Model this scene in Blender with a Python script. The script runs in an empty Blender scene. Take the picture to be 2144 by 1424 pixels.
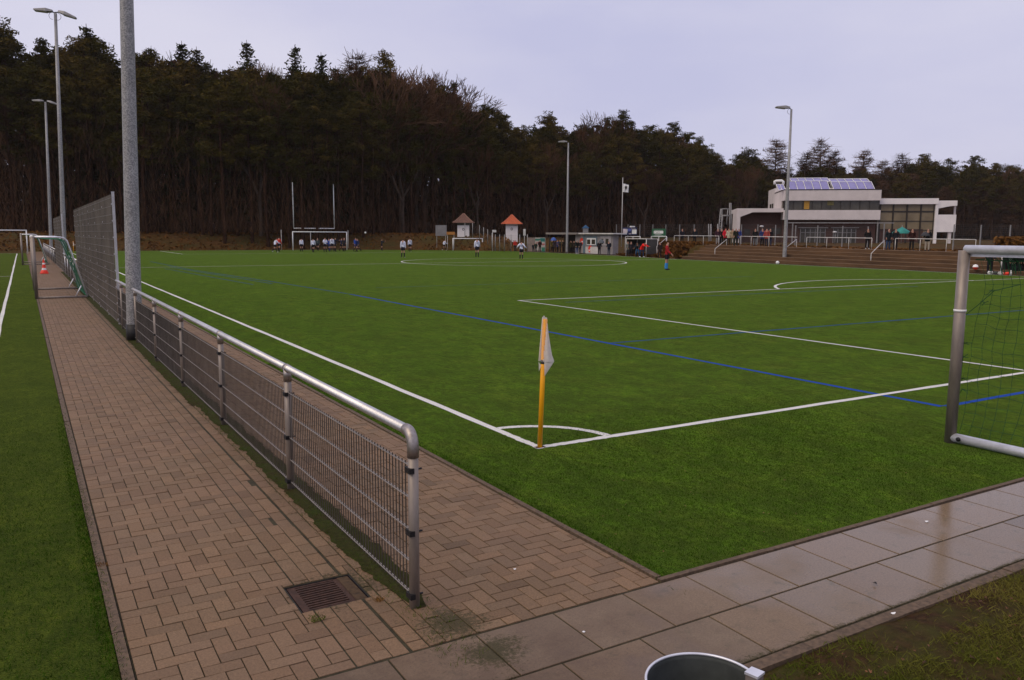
import bpy, bmesh, math, random
from mathutils import Vector, Matrix, Euler, noise
random.seed(7)
R = math.radians
SC = bpy.context.scene
COL = SC.collection

# ------------------------------------------------------------------ camera
CAM = (-4.56606, -7.05422, 2.24210); YAW, PITCH, ROLL, FPX = 0.539887, 0.129442, 0.004814, 1701.413
def _axes():
    f = Vector((math.sin(YAW)*math.cos(PITCH), math.cos(YAW)*math.cos(PITCH), -math.sin(PITCH)))
    r = Vector((math.cos(YAW), -math.sin(YAW), 0)); u = r.cross(f)
    c, s = math.cos(ROLL), math.sin(ROLL)
    return c*r+s*u, c*u-s*r, f
AR, AU, AF = _axes()
cd = bpy.data.cameras.new('camera'); cam = bpy.data.objects.new('camera', cd); COL.objects.link(cam)
m = Matrix((AR, AU, -AF)).transposed().to_4x4(); m.translation = Vector(CAM); cam.matrix_world = m
cd.sensor_width = 36; cd.lens = FPX/2144*36; cd.clip_end = 3000; cd.clip_start = 0.05
SC.camera = cam

# ------------------------------------------------------------------ world and sun (overcast)
SUN_EL, SUN_AZ = R(50), R(268)
w = bpy.data.worlds.new("World"); SC.world = w; w.use_nodes = True
nt = w.node_tree; nt.nodes.clear()
out = nt.nodes.new('ShaderNodeOutputWorld')
sky = nt.nodes.new('ShaderNodeTexSky'); sky.sky_type = 'NISHITA'; sky.sun_disc = False
sky.sun_elevation = SUN_EL; sky.sun_rotation = SUN_AZ; sky.dust_density = 4; sky.air_density = 1
b1 = nt.nodes.new('ShaderNodeBackground'); b1.inputs[1].default_value = 0.08
nt.links.new(sky.outputs[0], b1.inputs[0])
tc = nt.nodes.new('ShaderNodeTexCoord'); mp = nt.nodes.new('ShaderNodeMapping'); mp.inputs['Scale'].default_value = (1.0, 1.0, 3.2); mp.inputs['Location'].default_value = (.35, .1, 0)
no = nt.nodes.new('ShaderNodeTexNoise'); no.inputs['Scale'].default_value = 1.5; no.inputs['Detail'].default_value = 7; no.inputs['Roughness'].default_value = .52
nt.links.new(tc.outputs['Generated'], mp.inputs[0]); nt.links.new(mp.outputs[0], no.inputs[0])
cr = nt.nodes.new('ShaderNodeValToRGB')
cr.color_ramp.elements[0].position = .34; cr.color_ramp.elements[0].color = (.56, .56, .77, 1)
cr.color_ramp.elements[1].position = .66; cr.color_ramp.elements[1].color = (.72, .70, .84, 1)
nt.links.new(no.outputs[0], cr.inputs[0])
b2 = nt.nodes.new('ShaderNodeBackground'); b2.inputs[1].default_value = 1.0
nt.links.new(cr.outputs[0], b2.inputs[0])
mx = nt.nodes.new('ShaderNodeMixShader'); mx.inputs[0].default_value = .88
nt.links.new(b1.outputs[0], mx.inputs[1]); nt.links.new(b2.outputs[0], mx.inputs[2]); nt.links.new(mx.outputs[0], out.inputs[0])
sl = bpy.data.lights.new('sun', 'SUN'); sl.energy = 1.35; sl.angle = R(50); sl.color = (1, .84, .60)
so = bpy.data.objects.new('sun', sl); COL.objects.link(so)
so.rotation_euler = Vector((-math.sin(SUN_AZ)*math.cos(SUN_EL), -math.cos(SUN_AZ)*math.cos(SUN_EL), -math.sin(SUN_EL))).to_track_quat('-Z', 'Y').to_euler()
SC.view_settings.view_transform = 'Standard'; SC.view_settings.look = 'None'
SC.view_settings.exposure = 0.08; SC.view_settings.gamma = 1
try: SC.view_settings.use_curve_mapping = False
except Exception: pass
SC.render.engine = 'CYCLES'

# ------------------------------------------------------------------ pixel -> place helpers
def ray(px, py): return (px-1072)/FPX*AR - (py-712)/FPX*AU + AF
def G(px, py, z=0.0):
    d = ray(px, py); t = (z-CAM[2])/d.z
    return (CAM[0]+t*d.x, CAM[1]+t*d.y)
def ATY(px, py, Y):
    d = ray(px, py); t = (Y-CAM[1])/d.y; return Vector(CAM)+t*d
def ATX(px, py, X):
    d = ray(px, py); t = (X-CAM[0])/d.x; return Vector(CAM)+t*d
FH = Vector((math.sin(YAW), math.cos(YAW), 0))
def ATD(px, py, D):
    d = ray(px, py); t = D/(d.x*FH.x+d.y*FH.y); return Vector(CAM)+t*d
def ZAT(px, py, x, y):
    d = ray(px, py); t = ((x-CAM[0])*FH.x+(y-CAM[1])*FH.y)/(d.x*FH.x+d.y*FH.y)
    return CAM[2]+t*d.z

# ------------------------------------------------------------------ materials
def new_mat(name):
    m = bpy.data.materials.new(name); m.use_nodes = True
    nt = m.node_tree; return m, nt, nt.nodes['Principled BSDF']
def noise_node(nt, scale, detail=4, rough=.6, stretch=None, coord='Object'):
    tc = nt.nodes.new('ShaderNodeTexCoord'); n = nt.nodes.new('ShaderNodeTexNoise')
    n.inputs['Scale'].default_value = scale; n.inputs['Detail'].default_value = detail; n.inputs['Roughness'].default_value = rough
    if stretch:
        mp = nt.nodes.new('ShaderNodeMapping'); mp.inputs['Scale'].default_value = stretch
        nt.links.new(tc.outputs[coord], mp.inputs[0]); nt.links.new(mp.outputs[0], n.inputs['Vector'])
    else: nt.links.new(tc.outputs[coord], n.inputs['Vector'])
    return n
def ramp(nt, src, stops):
    r = nt.nodes.new('ShaderNodeValToRGB'); e = r.color_ramp.elements
    e[0].position, e[0].color = stops[0][0], (*stops[0][1], 1); e[1].position, e[1].color = stops[-1][0], (*stops[-1][1], 1)
    for p, c in stops[1:-1]:
        x = e.new(p); x.color = (*c, 1)
    nt.links.new(src, r.inputs[0]); return r
def mixc(nt, fac, a, b, mode='MIX'):
    m = nt.nodes.new('ShaderNodeMix'); m.data_type = 'RGBA'; m.blend_type = mode
    for sock, v in ((0, fac), (6, a), (7, b)):
        if hasattr(v, 'links') or hasattr(v, 'is_linked'): nt.links.new(v, m.inputs[sock])
        elif sock == 0: m.inputs[0].default_value = v
        else: m.inputs[sock].default_value = (*v, 1) if len(v) == 3 else v
    return m.outputs[2]
def bump(nt, bs, src, strength=.3, dist=.01):
    b = nt.nodes.new('ShaderNodeBump'); b.inputs['Strength'].default_value = strength; b.inputs['Distance'].default_value = dist
    nt.links.new(src, b.inputs['Height']); nt.links.new(b.outputs[0], bs.inputs['Normal'])
def mul(c, k): return tuple(min(1, x*k) for x in c)
def mat(name, col, rough=.6, metal=0, var=.25, scale=8, bmp=0, spec=.4, stretch=None):
    m, nt, bs = new_mat(name)
    n = noise_node(nt, scale, stretch=stretch)
    r = ramp(nt, n.outputs[0], [(.3, mul(col, 1-var)), (.7, mul(col, 1+var))])
    nt.links.new(r.outputs[0], bs.inputs['Base Color'])
    bs.inputs['Roughness'].default_value = rough; bs.inputs['Metallic'].default_value = metal
    bs.inputs['Specular IOR Level'].default_value = spec
    if bmp: bump(nt, bs, n.outputs[0], bmp)
    return m

def turf_mat(name, dark, mid, light, far):
    m, nt, bs = new_mat(name)
    fine = noise_node(nt, 75, 3, .75); mid_ = noise_node(nt, 9, 4, .7); big = noise_node(nt, .35, 4, .6)
    strand = noise_node(nt, 24, 3, .7, stretch=(1, .35, 1))
    r1 = ramp(nt, fine.outputs[0], [(.30, dark), (.5, mid), (.72, light)])
    c = mixc(nt, ramp(nt, mid_.outputs[0], [(.35, (0, 0, 0)), (.7, (.55, .55, .55))]).outputs[0], r1.outputs[0], far)
    c = mixc(nt, ramp(nt, big.outputs[0], [(.35, (0, 0, 0)), (.65, (.45, .45, .45))]).outputs[0], c, mul(light, .8))
    c = mixc(nt, .55, c, ramp(nt, strand.outputs[0], [(.35, (.45, .45, .45)), (.65, (1, 1, 1))]).outputs[0], 'MULTIPLY')
    pat = noise_node(nt, 1.3, 5, .7)
    c = mixc(nt, ramp(nt, pat.outputs[0], [(.48, (0, 0, 0)), (.7, (.55, .55, .55))]).outputs[0], c, (.050, .055, .006))
    for sc_, dt, lo, hi, st in ((3.2, 8, .42, 1.5, (1, .55, 1)), (.8, 6, .70, 1.25, None), (16, 7, .35, 1.6, (1, .5, 1))):
        mo = noise_node(nt, sc_, dt, .8, stretch=st); c = mixc(nt, 1, c, ramp(nt, mo.outputs[0], [(.38, (lo, lo, lo)), (.62, (hi, hi*.99, hi*.95))]).outputs[0], 'MULTIPLY')
    nt.links.new(c, bs.inputs['Base Color']); bs.inputs['Roughness'].default_value = .9; bs.inputs['Specular IOR Level'].default_value = 0
    bs.inputs['Sheen Weight'].default_value = .24; bs.inputs['Sheen Roughness'].default_value = .5; bs.inputs['Sheen Tint'].default_value = (.54, .78, .17, 1)
    bump(nt, bs, fine.outputs[0], .9, .02)
    return m
M = {}
M['turf'] = turf_mat('artificial_turf', (.003, .013, .0002), (.017, .054, .0008), (.060, .116, .006), (.044, .068, .003))
M['turf2'] = turf_mat('worn_turf', (.004, .009, .0005), (.018, .030, .0015), (.050, .058, .008), (.036, .034, .004))

def line_mat(name, col, under, lo, hi):
    m, nt, bs = new_mat(name)
    n = noise_node(nt, 60, 4, .8); b = noise_node(nt, .9, 3, .6)
    a = nt.nodes.new('ShaderNodeMath'); a.operation = 'ADD'; nt.links.new(n.outputs[0], a.inputs[0])
    b2 = nt.nodes.new('ShaderNodeMath'); b2.operation = 'MULTIPLY'; b2.inputs[1].default_value = .5; nt.links.new(b.outputs[0], b2.inputs[0]); nt.links.new(b2.outputs[0], a.inputs[1])
    f = ramp(nt, a.outputs[0], [(lo, (0, 0, 0)), (hi, (1, 1, 1))])
    c = mixc(nt, f.outputs[0], under, col); nt.links.new(c, bs.inputs['Base Color'])
    bs.inputs['Roughness'].default_value = .85; bs.inputs['Specular IOR Level'].default_value = .1; bump(nt, bs, n.outputs[0], .6, .01)
    return m
M['line'] = line_mat('white_line', (.66, .64, .60), (.22, .27, .14), .46, .72)
M['blue'] = line_mat('blue_line', (.010, .055, .30), (.030, .10, .05), .50, .72)
M['bluefar'] = line_mat('faded_blue_line', (.010, .060, .17), (.030, .095, .012), .50, .80)

def moss_mask(nt):
    tc = nt.nodes.new('ShaderNodeTexCoord'); n = noise_node(nt, 34, 5, .8); n2 = noise_node(nt, 5, 4, .7); acc = None
    for cx, cy, rx, ry in ((-2.67, 20, .25, 23.2), (-2.58, -3.06, .24, .22), (-2.50, -3.45, .24, .16), (-3.0, -2.25, .33, .30), (.6, -4.24, 3.5, .05), (-1.9, -4.24, 1.3, .07)):
        mp = nt.nodes.new('ShaderNodeMapping'); mp.vector_type = 'POINT'; mp.inputs['Location'].default_value = (-cx/rx, -cy/ry, 0); mp.inputs['Scale'].default_value = (1/rx, 1/ry, 0)
        nt.links.new(tc.outputs['Object'], mp.inputs[0]); ln = nt.nodes.new('ShaderNodeVectorMath'); ln.operation = 'LENGTH'; nt.links.new(mp.outputs[0], ln.inputs[0])
        o = ln.outputs['Value']
        if acc is None: acc = o
        else:
            m_ = nt.nodes.new('ShaderNodeMath'); m_.operation = 'MINIMUM'; nt.links.new(acc, m_.inputs[0]); nt.links.new(o, m_.inputs[1]); acc = m_.outputs[0]
    a = nt.nodes.new('ShaderNodeMath'); a.operation = 'MULTIPLY_ADD'; a.inputs[1].default_value = 3.0; nt.links.new(n.outputs[0], a.inputs[0]); nt.links.new(acc, a.inputs[2])
    b = nt.nodes.new('ShaderNodeMath'); b.operation = 'MULTIPLY_ADD'; b.inputs[1].default_value = 1.6; nt.links.new(n2.outputs[0], b.inputs[0]); nt.links.new(a.outputs[0], b.inputs[2])
    return ramp(nt, b.outputs[0], [(0, (1, 1, 1)), (.5, (1, 1, 1))]), b.outputs[0]
def moss_fac(nt):
    r, v = moss_mask(nt); mr = nt.nodes.new('ShaderNodeMapRange'); nt.links.new(v, mr.inputs[0])
    mr.inputs[1].default_value = 2.75; mr.inputs[2].default_value = 3.25; mr.inputs[3].default_value = .8; mr.inputs[4].default_value = 0; return mr.outputs[0]
def paver_mat():
    m, nt, bs = new_mat('paver')
    at = nt.nodes.new('ShaderNodeVertexColor'); at.layer_name = 'tint'
    fine = noise_node(nt, 75, 5, .85); mid_ = noise_node(nt, 5, 5, .75); spk = noise_node(nt, 170, 2, .6); big = noise_node(nt, .8, 3)
    c = mixc(nt, 1, at.outputs[0], ramp(nt, fine.outputs[0], [(.32, (.58, .58, .58)), (.68, (1.35, 1.32, 1.28))]).outputs[0], 'MULTIPLY')
    c = mixc(nt, ramp(nt, mid_.outputs[0], [(.5, (0, 0, 0)), (.8, (.35, .35, .35))]).outputs[0], c, (.11, .085, .05))
    c = mixc(nt, ramp(nt, big.outputs[0], [(.4, (0, 0, 0)), (.75, (.3, .3, .3))]).outputs[0], c, (.20, .12, .085))
    c = mixc(nt, ramp(nt, spk.outputs[0], [(.64, (0, 0, 0)), (.70, (.55, .55, .55))]).outputs[0], c, (.03, .025, .02))
    c = mixc(nt, moss_fac(nt), c, ramp(nt, fine.outputs[0], [(.3, (.014, .013, .004)), (.7, (.055, .050, .014))]).outputs[0])
    nt.links.new(c, bs.inputs['Base Color'])
    bs.inputs['Roughness'].default_value = .7; bs.inputs['Specular IOR Level'].default_value = .2
    bump(nt, bs, fine.outputs[0], .35, .004); return m
M['paver'] = paver_mat()
def slab_mat():
    m, nt, bs = new_mat('wet_slab')
    at = nt.nodes.new('ShaderNodeVertexColor'); at.layer_name = 'tint'
    fine = noise_node(nt, 70, 5, .85); spk = noise_node(nt, 130, 2, .6); wet = noise_node(nt, 1.1, 3, .5); blot = noise_node(nt, 7, 5, .75)
    c = mixc(nt, 1, at.outputs[0], ramp(nt, fine.outputs[0], [(.32, (.66, .66, .66)), (.68, (1.3, 1.28, 1.25))]).outputs[0], 'MULTIPLY')
    c = mixc(nt, ramp(nt, spk.outputs[0], [(.60, (0, 0, 0)), (.66, (.65, .65, .65))]).outputs[0], c, (.05, .04, .035))
    c = mixc(nt, ramp(nt, blot.outputs[0], [(.56, (0, 0, 0)), (.70, (.6, .6, .6))]).outputs[0], c, (.07, .065, .035))
    tcd = nt.nodes.new('ShaderNodeTexCoord'); spd = nt.nodes.new('ShaderNodeSeparateXYZ'); nt.links.new(tcd.outputs['Object'], spd.inputs[0]); dn_ = noise_node(nt, 2.2, 5, .7)
    mrd = nt.nodes.new('ShaderNodeMapRange'); mrd.inputs[1].default_value = -2.6; mrd.inputs[2].default_value = -.3; mrd.inputs[3].default_value = 1.15; mrd.inputs[4].default_value = .35; nt.links.new(spd.outputs[0], mrd.inputs[0])
    mud = nt.nodes.new('ShaderNodeMath'); mud.operation = 'MULTIPLY'; nt.links.new(mrd.outputs[0], mud.inputs[0]); nt.links.new(dn_.outputs[0], mud.inputs[1])
    c = mixc(nt, ramp(nt, mud.outputs[0], [(.25, (0, 0, 0)), (.62, (.75, .75, .75))]).outputs[0], c, (.085, .050, .028))
    c = mixc(nt, moss_fac(nt), c, ramp(nt, fine.outputs[0], [(.3, (.014, .013, .004)), (.7, (.055, .050, .014))]).outputs[0])
    # wetter towards +x
    tc = nt.nodes.new('ShaderNodeTexCoord'); sp = nt.nodes.new('ShaderNodeSeparateXYZ'); nt.links.new(tc.outputs['Object'], sp.inputs[0])
    mr = nt.nodes.new('ShaderNodeMapRange'); mr.inputs[1].default_value = -2.2; mr.inputs[2].default_value = .6; mr.inputs[3].default_value = -.14; mr.inputs[4].default_value = .20
    nt.links.new(sp.outputs[0], mr.inputs[0])
    ad = nt.nodes.new('ShaderNodeMath'); ad.operation = 'ADD'; nt.links.new(mr.outputs[0], ad.inputs[0]); nt.links.new(wet.outputs[0], ad.inputs[1])
    rr = ramp(nt, ad.outputs[0], [(.45, (.60, .60, .60)), (.68, (.06, .06, .06))])
    nt.links.new(mixc(nt, moss_fac(nt), rr.outputs[0], (.95, .95, .95)), bs.inputs['Roughness']); nt.links.new(c, bs.inputs['Base Color'])
    bs.inputs['Specular IOR Level'].default_value = .36
    bump(nt, bs, fine.outputs[0], .12, .003); return m
M['slab'] = slab_mat()
M['kerb'] = mat('kerb_concrete', (.105, .068, .040), .8, var=.4, scale=30, bmp=.3)
M['joint'] = mat('joint_dirt', (.034, .028, .012), .95, var=.5, scale=14)
def moss_mat():
    m, nt, bs = new_mat('moss'); n = noise_node(nt, 26, 5, .8); b = noise_node(nt, 3, 4, .7)
    c = mixc(nt, ramp(nt, b.outputs[0], [(.35, (0, 0, 0)), (.65, (1, 1, 1))]).outputs[0], (.045, .034, .012), (.038, .050, .008))
    c = mixc(nt, .8, c, ramp(nt, n.outputs[0], [(.3, (.4, .4, .4)), (.7, (1.3, 1.3, 1.2))]).outputs[0], 'MULTIPLY')
    nt.links.new(c, bs.inputs['Base Color']); bs.inputs['Roughness'].default_value = .95; bs.inputs['Specular IOR Level'].default_value = .1
    bump(nt, bs, n.outputs[0], 1, .02); return m
M['moss'] = moss_mat()
def soil_mat():
    m, nt, bs = new_mat('muddy_ground'); n = noise_node(nt, 18, 6, .8); b = noise_node(nt, 2.2, 4, .6)
    c = ramp(nt, n.outputs[0], [(.3, (.018, .008, .003)), (.55, (.060, .028, .012)), (.75, (.13, .070, .032))]).outputs[0]
    c = mixc(nt, ramp(nt, b.outputs[0], [(.40, (0, 0, 0)), (.6, (.7, .7, .7))]).outputs[0], c, (.060, .062, .010))
    nt.links.new(c, bs.inputs['Base Color']); bs.inputs['Roughness'].default_value = .85; bs.inputs['Specular IOR Level'].default_value = .1; bump(nt, bs, n.outputs[0], 1, .03); return m
M['soil'] = soil_mat()
def bank_mat():
    m, nt, bs = new_mat('bank_ground'); n = noise_node(nt, 2.2, 6, .8); b = noise_node(nt, .22, 4, .7)
    c = ramp(nt, n.outputs[0], [(.3, (.030, .014, .005)), (.5, (.075, .037, .012)), (.72, (.14, .075, .024))]).outputs[0]
    c = mixc(nt, ramp(nt, b.outputs[0], [(.42, (0, 0, 0)), (.62, (.7, .7, .7))]).outputs[0], c, (.055, .05, .016))
    nt.links.new(c, bs.inputs['Base Color']); bs.inputs['Roughness'].default_value = .95; bs.inputs['Specular IOR Level'].default_value = .05; bump(nt, bs, n.outputs[0], 1, .1); return m
M['bank'] = bank_mat()
def galv_mat(name, a, b, scale, rough=.45, metal=.6):
    m, nt, bs = new_mat(name); tc = nt.nodes.new('ShaderNodeTexCoord'); v = nt.nodes.new('ShaderNodeTexVoronoi'); v.inputs['Scale'].default_value = scale
    nt.links.new(tc.outputs['Object'], v.inputs['Vector']); sp = nt.nodes.new('ShaderNodeSeparateColor'); nt.links.new(v.outputs['Color'], sp.inputs[0])
    r = ramp(nt, sp.outputs[0], [(.1, a), (.9, b)]); n = noise_node(nt, 2.5, 4)
    c = mixc(nt, .6, r.outputs[0], ramp(nt, n.outputs[0], [(.3, (.6, .58, .55)), (.7, (1, 1, 1))]).outputs[0], 'MULTIPLY')
    nt.links.new(c, bs.inputs['Base Color']); bs.inputs['Roughness'].default_value = rough; bs.inputs['Metallic'].default_value = metal
    return m
M['mast'] = galv_mat('spangled_galvanised_mast', (.19, .19, .195), (.42, .41, .40), 52, .55, .2)
M['pipe'] = galv_mat('galvanised_pipe', (.54, .53, .54), (.66, .65, .66), 90, .38, .75)
M['fitting'] = galv_mat('cast_fitting', (.34, .30, .28), (.44, .40, .38), 50, .42, .8)
M['wire'] = mat('galvanised_wire', (.30, .27, .25), .5, .35, var=.15, scale=3)
M['wiredull'] = mat('weathered_mesh_wire', (.15, .125, .095), .6, .3, var=.3, scale=1)
M['wiredark'] = mat('wire_dark_reflection', (.095, .080, .066), .5, .5, var=.3, scale=5)  # uprights of the same galvanised wire; their dark reflections are put into the colour
M['black'] = mat('black_rubber', (.008, .007, .008), .6, var=.3)
M['white'] = mat('white_paint', (.78, .77, .75), .45, var=.06, scale=5)
M['offwhite'] = mat('weathered_white', (.55, .53, .50), .6, var=.2, scale=3)
M['alu'] = mat('aluminium_profile', (.245, .205, .175), .5, .45, var=.22, scale=14, stretch=(1, 1, .25))
M['alutop'] = mat('bright_aluminium', (.72, .72, .76), .35, .5, var=.12, scale=10)
M['yellow'] = mat('yellow_plastic', (.95, .40, .008), .45, var=.08, scale=6)
M['cloth'] = None
def thin_cloth(name, col, tr):
    m, nt, bs = new_mat(name); n = noise_node(nt, 14, 4, .7)
    r = ramp(nt, n.outputs[0], [(.3, mul(col, .8)), (.7, mul(col, 1.05))]); nt.links.new(r.outputs[0], bs.inputs['Base Color'])
    bs.inputs['Roughness'].default_value = .85
    t = nt.nodes.new('ShaderNodeBsdfTranslucent'); nt.links.new(r.outputs[0], t.inputs[0]); tp = nt.nodes.new('ShaderNodeBsdfTransparent')
    a = nt.nodes.new('ShaderNodeMixShader'); a.inputs[0].default_value = .3; nt.links.new(bs.outputs[0], a.inputs[1]); nt.links.new(t.outputs[0], a.inputs[2])
    b = nt.nodes.new('ShaderNodeMixShader'); b.inputs[0].default_value = tr; nt.links.new(a.outputs[0], b.inputs[1]); nt.links.new(tp.outputs[0], b.inputs[2])
    nt.links.new(b.outputs[0], nt.nodes['Material Output'].inputs[0]); return m
M['cloth'] = thin_cloth('sheer_flag_cloth', (.78, .74, .68), .10)
M['sheer'] = thin_cloth('sheer_sleeve', (.66, .60, .52), .68)
M['rust'] = mat('rusty_iron', (.055, .026, .016), .75, .2, var=.45, scale=30, bmp=.3)
M['dirt'] = mat('dirt_in_frame', (.060, .035, .016), .95, var=.5, scale=25, bmp=.5)
M['green_net'] = mat('green_net_cord', (.010, .12, .055), .8, var=.3, scale=6)
M['darkgreen_net'] = mat('dark_green_net_cord', (.006, .055, .018), .8, var=.3, scale=6)
M['red'] = mat('red_plastic', (.75, .04, .015), .5, var=.1)
M['redroof'] = mat('orange_roof_tiles', (.42, .085, .028), .75, var=.3, scale=6, bmp=.4)
M['brownroof'] = mat('weathered_roof_tiles', (.13, .065, .045), .8, var=.4, scale=6, bmp=.4)
M['bark'] = mat('pine_bark', (.036, .017, .010), .95, var=.5, scale=1.2, spec=.05)
M['barklight'] = mat('grey_bark', (.085, .062, .048), .95, var=.4, scale=1.2, spec=.05)
M['glass'] = mat('dark_glass', (.055, .05, .038), .12, var=.35, scale=.5, spec=.35)
M['hallglass'] = mat('hall_glass', (.20, .155, .09), .2, var=.3, scale=.4, spec=.35)
M['facade'] = mat('pale_render', (.60, .54, .52), .8, var=.09, scale=.8)
M['facadeW'] = mat('white_render', (.78, .73, .71), .8, var=.08, scale=.8)
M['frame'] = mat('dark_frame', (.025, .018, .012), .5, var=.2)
M['grey'] = mat('grey_steel', (.25, .24, .23), .55, .3, var=.2, scale=3)
M['greydark'] = mat('dark_grey', (.06, .055, .05), .7, var=.2, scale=3)
M['wood'] = mat('orange_wood', (.36, .15, .03), .7, var=.25, scale=5)
def brick_mat():
    m, nt, bs = new_mat('clinker_brick'); tc = nt.nodes.new('ShaderNodeTexCoord'); b = nt.nodes.new('ShaderNodeTexBrick')
    mp = nt.nodes.new('ShaderNodeMapping'); mp.inputs['Rotation'].default_value = (R(90), 0, 0)
    nt.links.new(tc.outputs['Object'], mp.inputs[0]); nt.links.new(mp.outputs[0], b.inputs[0])
    b.inputs['Color1'].default_value = (.105, .045, .032, 1); b.inputs['Color2'].default_value = (.065, .028, .02, 1); b.inputs['Mortar'].default_value = (.085, .06, .05, 1)
    b.inputs['Scale'].default_value = 4; n = noise_node(nt, .6, 4)
    c = mixc(nt, .5, b.outputs[0], ramp(nt, n.outputs[0], [(.3, (.6, .55, .5)), (.7, (1.1, 1, 1))]).outputs[0], 'MULTIPLY')
    nt.links.new(c, bs.inputs['Base Color']); bs.inputs['Roughness'].default_value = .85; return m
M['brick'] = brick_mat()
M['solar'] = mat('solar_glass', (.22, .20, .40), .22, var=.15, scale=1.2, spec=.6)
M['step'] = mat('terrace_tread', (.095, .050, .022), .9, var=.4, scale=1.5, stretch=(1, .2, 1))
M['nosing'] = mat('terrace_nosing', (.16, .095, .046), .85, var=.3, scale=1.5)
def leaf_mat(name, a, b, c):
    m, nt, bs = new_mat(name); oi = nt.nodes.new('ShaderNodeObjectInfo'); n = noise_node(nt, .45, 3, .7)
    ad = nt.nodes.new('ShaderNodeMath'); ad.operation = 'MULTIPLY_ADD'; ad.inputs[1].default_value = .45
    nt.links.new(oi.outputs['Random'], ad.inputs[0]); s = nt.nodes.new('ShaderNodeMath'); s.operation = 'MULTIPLY'; s.inputs[1].default_value = .75
    nt.links.new(n.outputs[0], s.inputs[0]); nt.links.new(s.outputs[0], ad.inputs[2])
    r = ramp(nt, ad.outputs[0], [(.25, a), (.55, b), (.85, c)]); nt.links.new(r.outputs[0], bs.inputs['Base Color'])
    bs.inputs['Roughness'].default_value = .9; bs.inputs['Specular IOR Level'].default_value = .05; return m
M['needle'] = leaf_mat('pine_needles', (.022, .016, .003), (.042, .036, .005), (.088, .058, .012))
M['spruce'] = leaf_mat('spruce_needles', (.016, .020, .007), (.030, .034, .010), (.052, .042, .014))
M['twig'] = leaf_mat('bare_twigs', (.034, .015, .007), (.068, .033, .016), (.12, .064, .036))
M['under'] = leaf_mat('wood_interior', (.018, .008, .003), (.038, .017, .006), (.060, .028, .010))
M['bracken'] = leaf_mat('bracken', (.060, .025, .007), (.125, .056, .015), (.20, .10, .028))
M['grass'] = leaf_mat('grass_blades', (.022, .048, .002), (.055, .085, .005), (.17, .14, .035))
M['turfblade'] = mat('turf_fibres', (.020, .062, .0015), .9, var=.75, scale=12, spec=0)
M['leafbrown'] = mat('fallen_leaf', (.12, .050, .022), .75, var=.85, scale=7)
M['skin'] = mat('skin', (.42, .22, .15), .6, var=.1)

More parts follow.
